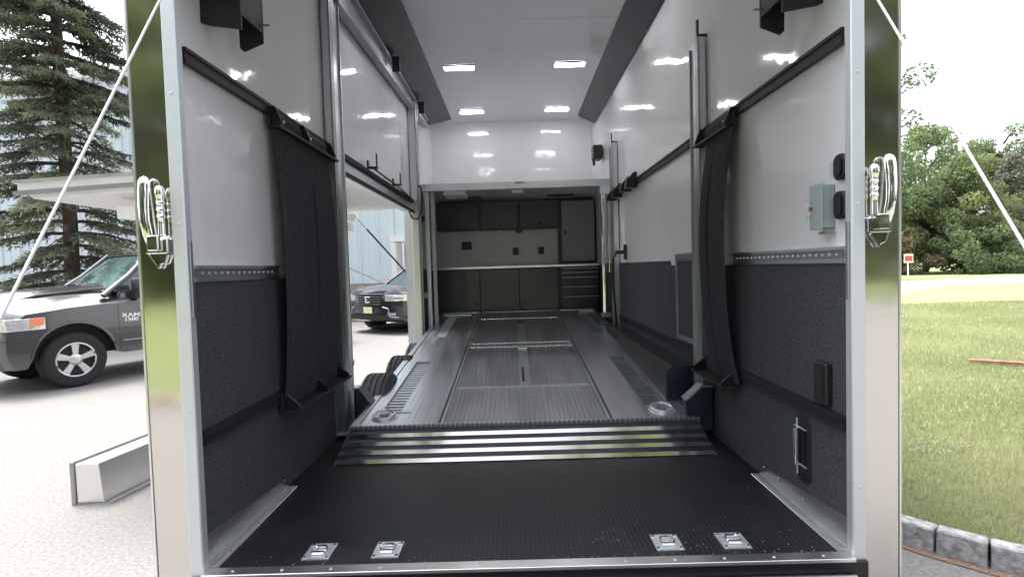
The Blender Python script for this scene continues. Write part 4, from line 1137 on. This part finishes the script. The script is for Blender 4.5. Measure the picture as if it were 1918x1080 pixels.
# --- dark pickup seen through the side opening
sv = thing("parked_pickup", "dark blue pickup with pale yellow number plate seen through the side opening", "pickup truck", (-3.12, 14.0, G), (0, 0, rad(236)))
W3 = .98
outs = [(.80, .30), (.92, .36), (.97, .55), (.96, .80), (.93, .98), (.86, 1.07), (.5, 1.14), (0, 1.18), (-.45, 1.21), (-1.5, 1.20), (-4.2, 1.22), (-4.25, .6), (-4.1, .45)] + \
    [(-3.2 + .46 * math.cos(rad(a)), .38 + .46 * math.sin(rad(a))) for a in range(170, 5, -14)] + [(-2.6, .34), (-.55, .34)] + [(.46 * math.cos(rad(a)), .38 + .46 * math.sin(rad(a))) for a in range(174, 5, -14)] + [(.5, .30)]
def ins2(x, z, y):
    a = abs(y) / W3; dz = dx = 0
    if z > .95: dz = -max(0, (a - .8)) / .2 * .10 - max(0, .6 - a) * -.03
    if x > .45: dx = -.34 * a ** 3.2 * (x - .35)
    return dx, dz
body_slab(outs, [-W3, -.95, -.88, -.75, -.5, 0, .5, .75, .88, .95, W3], ins2).build("body", "suv_paint", sv, local=True)
MB().box(-.5, .5, -.8, .8, .4, .95).build("dark_arch_liner", "wheel_black", sv, local=True)  # black box that darkens the inside of the front arches
MB().hexa([(-.45, -.80, 1.19), (-.45, .80, 1.19), (-3.0, .84, 1.19), (-3.0, -.84, 1.19)], [(-1.25, -.64, 1.70), (-1.25, .64, 1.70), (-2.8, .66, 1.70), (-2.8, -.66, 1.70)]).build("cabin_glass", "car_glass", sv, local=True)
MB().hexa([(-.41, -.76, 1.20), (-.41, .76, 1.20), (-.44, .76, 1.19), (-.44, -.76, 1.19)], [(-1.22, -.60, 1.70), (-1.22, .60, 1.70), (-1.25, .60, 1.69), (-1.25, -.60, 1.69)]).build("windshield", "car_glass", sv, local=True)
MB().hexa([(-1.2, -.66, 1.69), (-1.2, .66, 1.69), (-2.9, .68, 1.69), (-2.9, -.68, 1.69)], [(-1.4, -.56, 1.76), (-1.4, .56, 1.76), (-2.75, .58, 1.76), (-2.75, -.58, 1.76)]).build("roof", "suv_paint", sv, local=True, bevel=.02)
for s in (-1, 1):
    MB().tube([(-.36, s * .84, 1.17), (-1.22, s * .66, 1.70)], .035, 8).build("windshield_pillar", "black_plastic", sv, local=True)
    hl = MB().prism([(.20, s * .93), (.20, s * .988), (.62, s * .993), (.735, s * .993), (.80, s * .90), (.87, s * .78), (.925, s * .55), (.7, s * .5)], 'z', .815, .965).build("headlight", "headlight", sv, local=True, bevel=.012, seg=2)
    MB().prism([(.74, s * 1.0), (.81, s * .905), (.875, s * .79), (.86, s * .77), (.72, s * .97)], 'z', .875, .895).build("lamp_bar", "black_plastic", hl, local=True)
    MB().hexa([(.93, s * .62, .47), (.86, s * .82, .47), (.80, s * .82, .47), (.85, s * .62, .47)], [(.93, s * .62, .53), (.86, s * .82, .54), (.80, s * .82, .54), (.85, s * .62, .53)]).build("fog_lamp", "headlight", sv, local=True)
    MB().tube([(.965, s * .50, .68), (.93, s * .66, .64), (.92, s * .70, .44), (.80, s * .88, .42)], .018, 6).build("bumper_trim", "dull_aluminium", sv, local=True)
    MB().box(-.85, -.72, *sorted((s * .95, s * 1.12)), 1.18, 1.32).build("side_mirror", "suv_paint", sv, local=True, bevel=.02)
MB().hexa([(.93, -.50, .70), (.985, -.25, .70), (.985, .25, .70), (.93, .50, .70)], [(.90, -.50, .985), (.955, -.25, .985), (.955, .25, .985), (.90, .50, .985)]).build("grille", "black_plastic", sv, local=True)
for z in (.74, .80, .86, .92):
    MB().box(.978, .990, -.46, .46, z, z + .012).build("grille_bar", "dull_aluminium", sv, local=True)
MB().box(.962, .985, -.52, .52, .965, 1.0).build("grille_brow", "suv_paint", sv, local=True, bevel=.006)
em = thing_em = MB()
em.hexa([(.992, -.062, .80), (.992, -.040, .80), (.998, -.040, .80), (.998, -.062, .80)], [(.992, -.072, .91), (.992, -.045, .91), (.998, -.045, .91), (.998, -.072, .91)])
em.hexa([(.992, .040, .80), (.992, .062, .80), (.998, .062, .80), (.998, .040, .80)], [(.992, .045, .91), (.992, .072, .91), (.998, .072, .91), (.998, .045, .91)])
em.box(.992, .998, -.045, .045, .84, .862)
eo = em.build("emblem", "chrome", sv, local=True)
MB().tube([(.995, -.075, .79), (.995, .075, .79), (.995, .092, .92), (.995, -.092, .92)], .007, 6, closed=True).build("emblem_ring", "chrome", eo, local=True)
MB().box(.95, .985, -.70, .70, .36, .48).build("lower_intake", "black_plastic", sv, local=True)
pl = MB().box(.985, .998, -.155, .155, .52, .67).build("number_plate", "plate_yellow", sv, local=True, bevel=.004)
Mt = Matrix.Translation((1.0, 0, .572)) @ Matrix.Rotation(math.pi / 2, 4, 'Z') @ Matrix.Rotation(math.pi / 2, 4, 'X')
for (x, s) in ((0, 1), (0, -1), (-3.2, 1), (-3.2, -1)):
    road_wheel(sv, x, s * (W3 - .14), .37, s, "dull_aluminium")

# ------------------------------------------------------------------ metal sided building
bd = thing("metal_building", "pale blue building with ribbed metal siding behind the vehicles", "building", (-15, 18, G))
# one panel each, ribs standing proud
def siding_mesh(h):
    wpan = .60; v = []; f = []
    prof = [(0, 0), (.02, -.04), (.06, -.04), (.08, 0), (.29, 0), (.30, -.015), (.33, -.015), (.34, 0), (.60, 0)]
    for x, y in prof: v += [(x, y, 0), (x, y, h)]
    for i in range(len(prof) - 1): f.append((2 * i, 2 * i + 2, 2 * i + 3, 2 * i + 1))
    me = bpy.data.meshes.new("siding_panel"); me.from_pydata(v, [], f); me.materials.append(M["siding"]); return me
sm_ = siding_mesh(7.1)
x = -25.2; zb_ = 1.15
base_y = 18.0
while x < -4.2:
    o = bpy.data.objects.new("siding_panel", sm_); C.objects.link(o); o.parent = bd
    o.location = Vector((x, base_y, G + zb_)) - bd.location
    x += .605
B(-25.2, -4.10, base_y + .03, base_y + .2, G, G + zb_ + 7.0).build("wall_core", "siding", bd)
B(-25.2, -4.15, base_y - .07, base_y + .02, G, G + zb_ - .01).build("stone_base", "stone_wall", bd)
B(-25.3, -4.05, base_y - .12, base_y + .3, G + zb_ + 7.1, G + zb_ + 7.35).build("roof_trim", "white_trim", bd)
B(-4.14, -3.98, base_y - .05, base_y + 1.1, G, 2.62).build("entry_jamb", "white_trim", bd)
B(-4.14, -1.0, base_y - .05, base_y + 1.1, 2.63, 2.85).build("entry_soffit", "white_trim", bd)
B(-4.14, -0.8, base_y + .03, base_y + .2, 2.86, 8.2).build("wall_core", "siding", bd)
B(-3.97, -.8, base_y + 1.15, base_y + 1.3, G, 2.7).build("entry_wall", "siding", bd)
wn = B(-3.9, -3.55, base_y + 1.09, base_y + 1.14, 1.75, 2.58).build("window", "window_glass", bd)
B(-3.93, -3.9, base_y + 1.07, base_y + 1.14, 1.72, 2.61).build("window_frame", "white_trim", wn)
B(-3.55, -3.52, base_y + 1.07, base_y + 1.14, 1.72, 2.61).build("window_frame", "white_trim", wn)
B(-2.9, -1.9, base_y + 1.10, base_y + 1.14, G, 2.4).build("door", "white_trim", bd)
# ledge stones at the foot of the building
random.seed(12)
rk = thing("stone_border", "low border of tan stones at the foot of the metal building", "stone border", (-6, 17, G))
for i in range(26):
    x = -8.6 + i * .17; h = random.uniform(.10, .28); y = 16.6 + random.uniform(-.08, .08)
    MB().hexa([(x, y, G), (x + .15, y, G), (x + .15, y + .2, G), (x, y + .2, G)], [(x + .02, y + .02, G + h), (x + .13, y + .02, G + h * .9), (x + .13, y + .18, G + h), (x + .01, y + .17, G + h)]).build("stone", "stone_wall", rk, bevel=.015)

# ------------------------------------------------------------------ trees
def leaf_cloud(centres, radii, per, size, rng_, flat=.8):
    P = []; T = []
    for (c, r) in zip(centres, radii):
        n = int(per * r * r)
        d = rng_.normal(size=(n, 3)); d /= np.linalg.norm(d, axis=1, keepdims=True)
        rad_ = r * (0.55 + .5 * rng_.random(n) ** .7)
        q = c + d * rad_[:, None] * np.array([1, 1, flat])
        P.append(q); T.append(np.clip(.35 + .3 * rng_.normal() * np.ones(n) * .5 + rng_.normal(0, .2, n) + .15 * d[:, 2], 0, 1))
    P = np.concatenate(P); T = np.concatenate(T); n = len(P)
    a = rng_.normal(size=(n, 3)); a /= np.linalg.norm(a, axis=1, keepdims=True)
    b = np.cross(a, rng_.normal(size=(n, 3))); b /= np.linalg.norm(b, axis=1, keepdims=True)
    s = size * rng_.uniform(.6, 1.3, n)[:, None]
    return P, a * s, b * s * .42, T
def leafy_tree(name, label, loc, H, Rc, mt, seed, cat="tree", trunk=True, size=.2, per=190, low=.25, nb=34, group=None, squash=1.0, cone=False):
    r_ = np.random.default_rng(seed)
    t = thing(name, label, cat, loc, group=group)
    cs = []; rs = []
    tb = MB()
    if trunk:
        tb.tube([(0, 0, 0), (.06 * Rc, 0, H * .3), (.0, .05 * Rc, H * .6), (0, 0, H * .9)], [.06 * Rc + .05, .05 * Rc + .03, .03 * Rc, .01], 7)
    for i in range(nb):
        u = r_.random(); z = H * (low + (1 - low) * u)
        if cone: prof = (1.02 - u) * .95
        else: prof = math.sin(math.pi * (.12 + .83 * u)) ** .6
        a = r_.uniform(0, 6.283); q = Rc * prof * math.sqrt(r_.random()) * squash
        c = np.array([q * math.cos(a), q * math.sin(a), z])
        cs.append(c); rs.append(Rc * r_.uniform(.17, .36) * (.6 + .4 * prof))
        if trunk:
            tb.tube([(0, 0, max(.3, z - .35 * q - .4)), (c[0] * .5, c[1] * .5, z - .2 * q), tuple(c)], [.02 * Rc, .013 * Rc, .004 * Rc], 5)
    if trunk: tb.build("trunk", "bark", t, local=True)
    P, a, b, T = leaf_cloud(np.array(cs), rs, per, size, r_)
    P[:, 2] = np.maximum(P[:, 2], .05)
    tri_cloud("crown" if trunk else "foliage", P, a, b, mt, T, t, quad=True)
    return t
GZ = LZ
k = .95
spec = [
    ("leafy_tree", "dense dark green tree at the left of the far tree line", (31.5 * k, 45.5 * k), 9.0, 3.6, "leaves_dark", 1, False),
    ("leafy_tree", "tall airy tree topping the far tree line", (36.8 * k, 48 * k), 12.2, 3.6, "leaves_green", 2, False),
    ("leafy_tree", "yellow green rounded tree in the middle of the far tree line", (36.5 * k, 43.5 * k), 8.6, 3.2, "leaves_green", 3, False),
    ("conifer_tree", "pale grey green conifer near the right edge of the tree line", (41.6 * k, 45 * k), 9.2, 3.0, "leaves_pale", 4, True),
    ("leafy_tree", "broad green tree behind the pale conifer", (45.5 * k, 50 * k), 12.0, 4.4, "leaves_dark", 5, False),
    ("leafy_tree", "light green tree at the far right behind the hedge", (48 * k, 45 * k), 9.0, 3.6, "leaves_green", 6, False),
]
for (nm, lb, (x, y), H, R_, mt_, sd_, cn) in spec:
    leafy_tree(nm, lb, (x, y, GZ), H, R_, mt_, sd_, cone=cn, size=.17, per=430, nb=60, low=.06)
bushes = [
    ("brown twiggy bush behind the small sign", (29.8, 40.6), 3.4, 1.9, "leaves_brown", 21),
    ("dark green rounded bush right of the small sign", (32.6, 38.6), 3.5, 2.1, "leaves_dark", 22),
    ("large dense bush in the middle of the roadside hedge", (35.2, 37.8), 3.6, 2.3, "leaves_dark", 23),
    ("bright green bush at the right end of the roadside hedge", (38.2, 37.2), 3.9, 2.4, "leaves_green", 24),
    ("yellowish bush at the left end of the roadside hedge", (28.4, 41.4), 5.0, 2.2, "leaves_green", 25),
    ("green bush at the far right of the hedge beyond the cable", (41.4, 37.0), 3.4, 2.3, "leaves_dark", 26),
    ("mid green bush behind the brown twiggy bush", (31.4, 43.4), 4.8, 2.5, "leaves_green", 27),
]
for lb, (x, y), H, R_, mt_, sd_ in bushes:
    leafy_tree("hedge_bush", lb, (x, y, GZ), H, R_, mt_, sd_, cat="bush", trunk=False, size=.12, per=640, nb=36, low=.0, group="bushes along the far road")
# branch tips beside the right post
leafy_tree("leafy_tree", "tree mostly hidden behind the right polished post", (22.3, 34.2, GZ), 15.5, 3.4, "leaves_dark", 31, size=.16, per=240, nb=40, low=.35)
# sign
sg = thing("road_sign", "small white and red sign on a post before the hedge", "sign", (27.6, 37.6, LZ))
MB().box(-.03, .03, -.03, .03, 0, 1.1).build("post", "white_trim", sg, local=True)
pn = MB().box(-.32, .32, -.06, -.035, .95, 1.58).build("sign_panel", "white_trim", sg, local=True)
MB().box(-.25, .25, -.07, -.062, 1.08, 1.44).build("red_field", "sign_red", pn, local=True)

# spruce by the building
def spruce():
    r_ = np.random.default_rng(77)
    t = thing("spruce_tree", "tall dark spruce with drooping branches in front of the metal building", "tree", (-10.75, 12.9, G))
    H = 15.5
    MB().tube([(0, 0, 0), (.05, 0, 3), (.0, 0, 7), (.05, 0, 11), (0, 0, H)], [.17, .15, .12, .08, .02], 10).build("trunk", "bark", t, local=True)
    lb_ = MB(); P = []; D = []; S = []; T = []
    z = 1.5
    while z < H - .3:
        L0 = (2.25 if z < 5.6 else 1.95) * (1 - (z / H) ** 1.6) + .25
        if z < 2.6: L0 *= .75
        nb = 8
        for i in range(nb):
            if r_.random() < (.12 if z > 5.5 else .30): continue
            a = r_.uniform(0, 6.283); L = L0 * r_.uniform(.65, 1.15)
            dv = np.array([math.cos(a), math.sin(a), 0])
            pts = []
            tone = r_.normal(0, .16)
            for s in range(7):
                u = s / 6
                pts.append(dv * L * u + np.array([0, 0, z + .10 * L * u - .42 * L * u * u + .12 * L * u ** 4]))
            lb_.tube([tuple(p) for p in pts], [.035 * (1 - s / 6.6) + .005 for s in range(7)], 5)
            for s in np.linspace(.22, 1.0, int(L * 11)):
                k_ = min(5, int(s * 6)); p = pts[k_] + (pts[k_ + 1] - pts[k_]) * (s * 6 - k_)
                for side in (-1, 1):
                    sd_ = np.array([-dv[1], dv[0], 0]) * side
                    tl = (.42 * (1.15 - s)) * r_.uniform(.6, 1.3) + .08
                    tdir = sd_ * .72 + dv * .55 + np.array([0, 0, -.25 - .4 * r_.random()]); tdir /= np.linalg.norm(tdir)
                    m_ = int((5 + tl * 29) * (1 if z > 5.5 else .55))
                    w_ = r_.random(m_)
                    q = p + tdir * (w_ * tl)[:, None] + r_.normal(0, .022, (m_, 3))
                    nd = tdir + r_.normal(0, .55, (m_, 3)); nd /= np.linalg.norm(nd, axis=1, keepdims=True)
                    sdv = np.cross(nd, r_.normal(size=(m_, 3))); sdv /= np.linalg.norm(sdv, axis=1, keepdims=True)
                    P.append(q); D.append(nd * r_.uniform(.07, .15, m_)[:, None]); S.append(sdv * .017)
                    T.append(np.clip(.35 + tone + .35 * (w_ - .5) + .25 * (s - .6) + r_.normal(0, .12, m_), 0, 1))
        z += r_.uniform(.20, .34)
    lb_.build("branches", "bark", t, local=True, kind="stuff")
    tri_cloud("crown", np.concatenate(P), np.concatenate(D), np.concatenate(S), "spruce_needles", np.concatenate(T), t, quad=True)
spruce()

# trees behind the camera (seen in the polished posts)
base = leafy_tree("leafy_tree", "broad tree across the lawn behind the viewer, seen in the left post", (-21, -27, G), 19, 6.8, "leaves_green", 51, size=.42, per=75, nb=64, low=.05)
for (x, y, s, lb) in ((-31, -25, 1.0, "large tree left of the broad one, seen in the left post"), (-11, -30, 1.1, "tall tree behind the viewer, near the middle"),
                      (7, -31, 1.0, "tall tree behind the viewer, right of the middle"), (19, -28, 1.0, "broad tree reflected in the right post"), (29, -27, 1.1, "large tree at the far right behind the viewer"),
                      (-36, -20, 1.0, "outer tree behind the viewer on the left"),
                      (-26, -36, 1.25, "taller tree in the second row behind the viewer, far left"), (-16, -38, 1.25, "taller tree in the second row behind the viewer, left of the middle"), (14, -38, 1.25, "taller tree in the second row behind the viewer, right of the middle"), (25, -36, 1.25, "taller tree in the second row behind the viewer, far right")):
    c = dup(base, (x, y, G), (0, 0, x), lb); c.scale = (s, s, s)
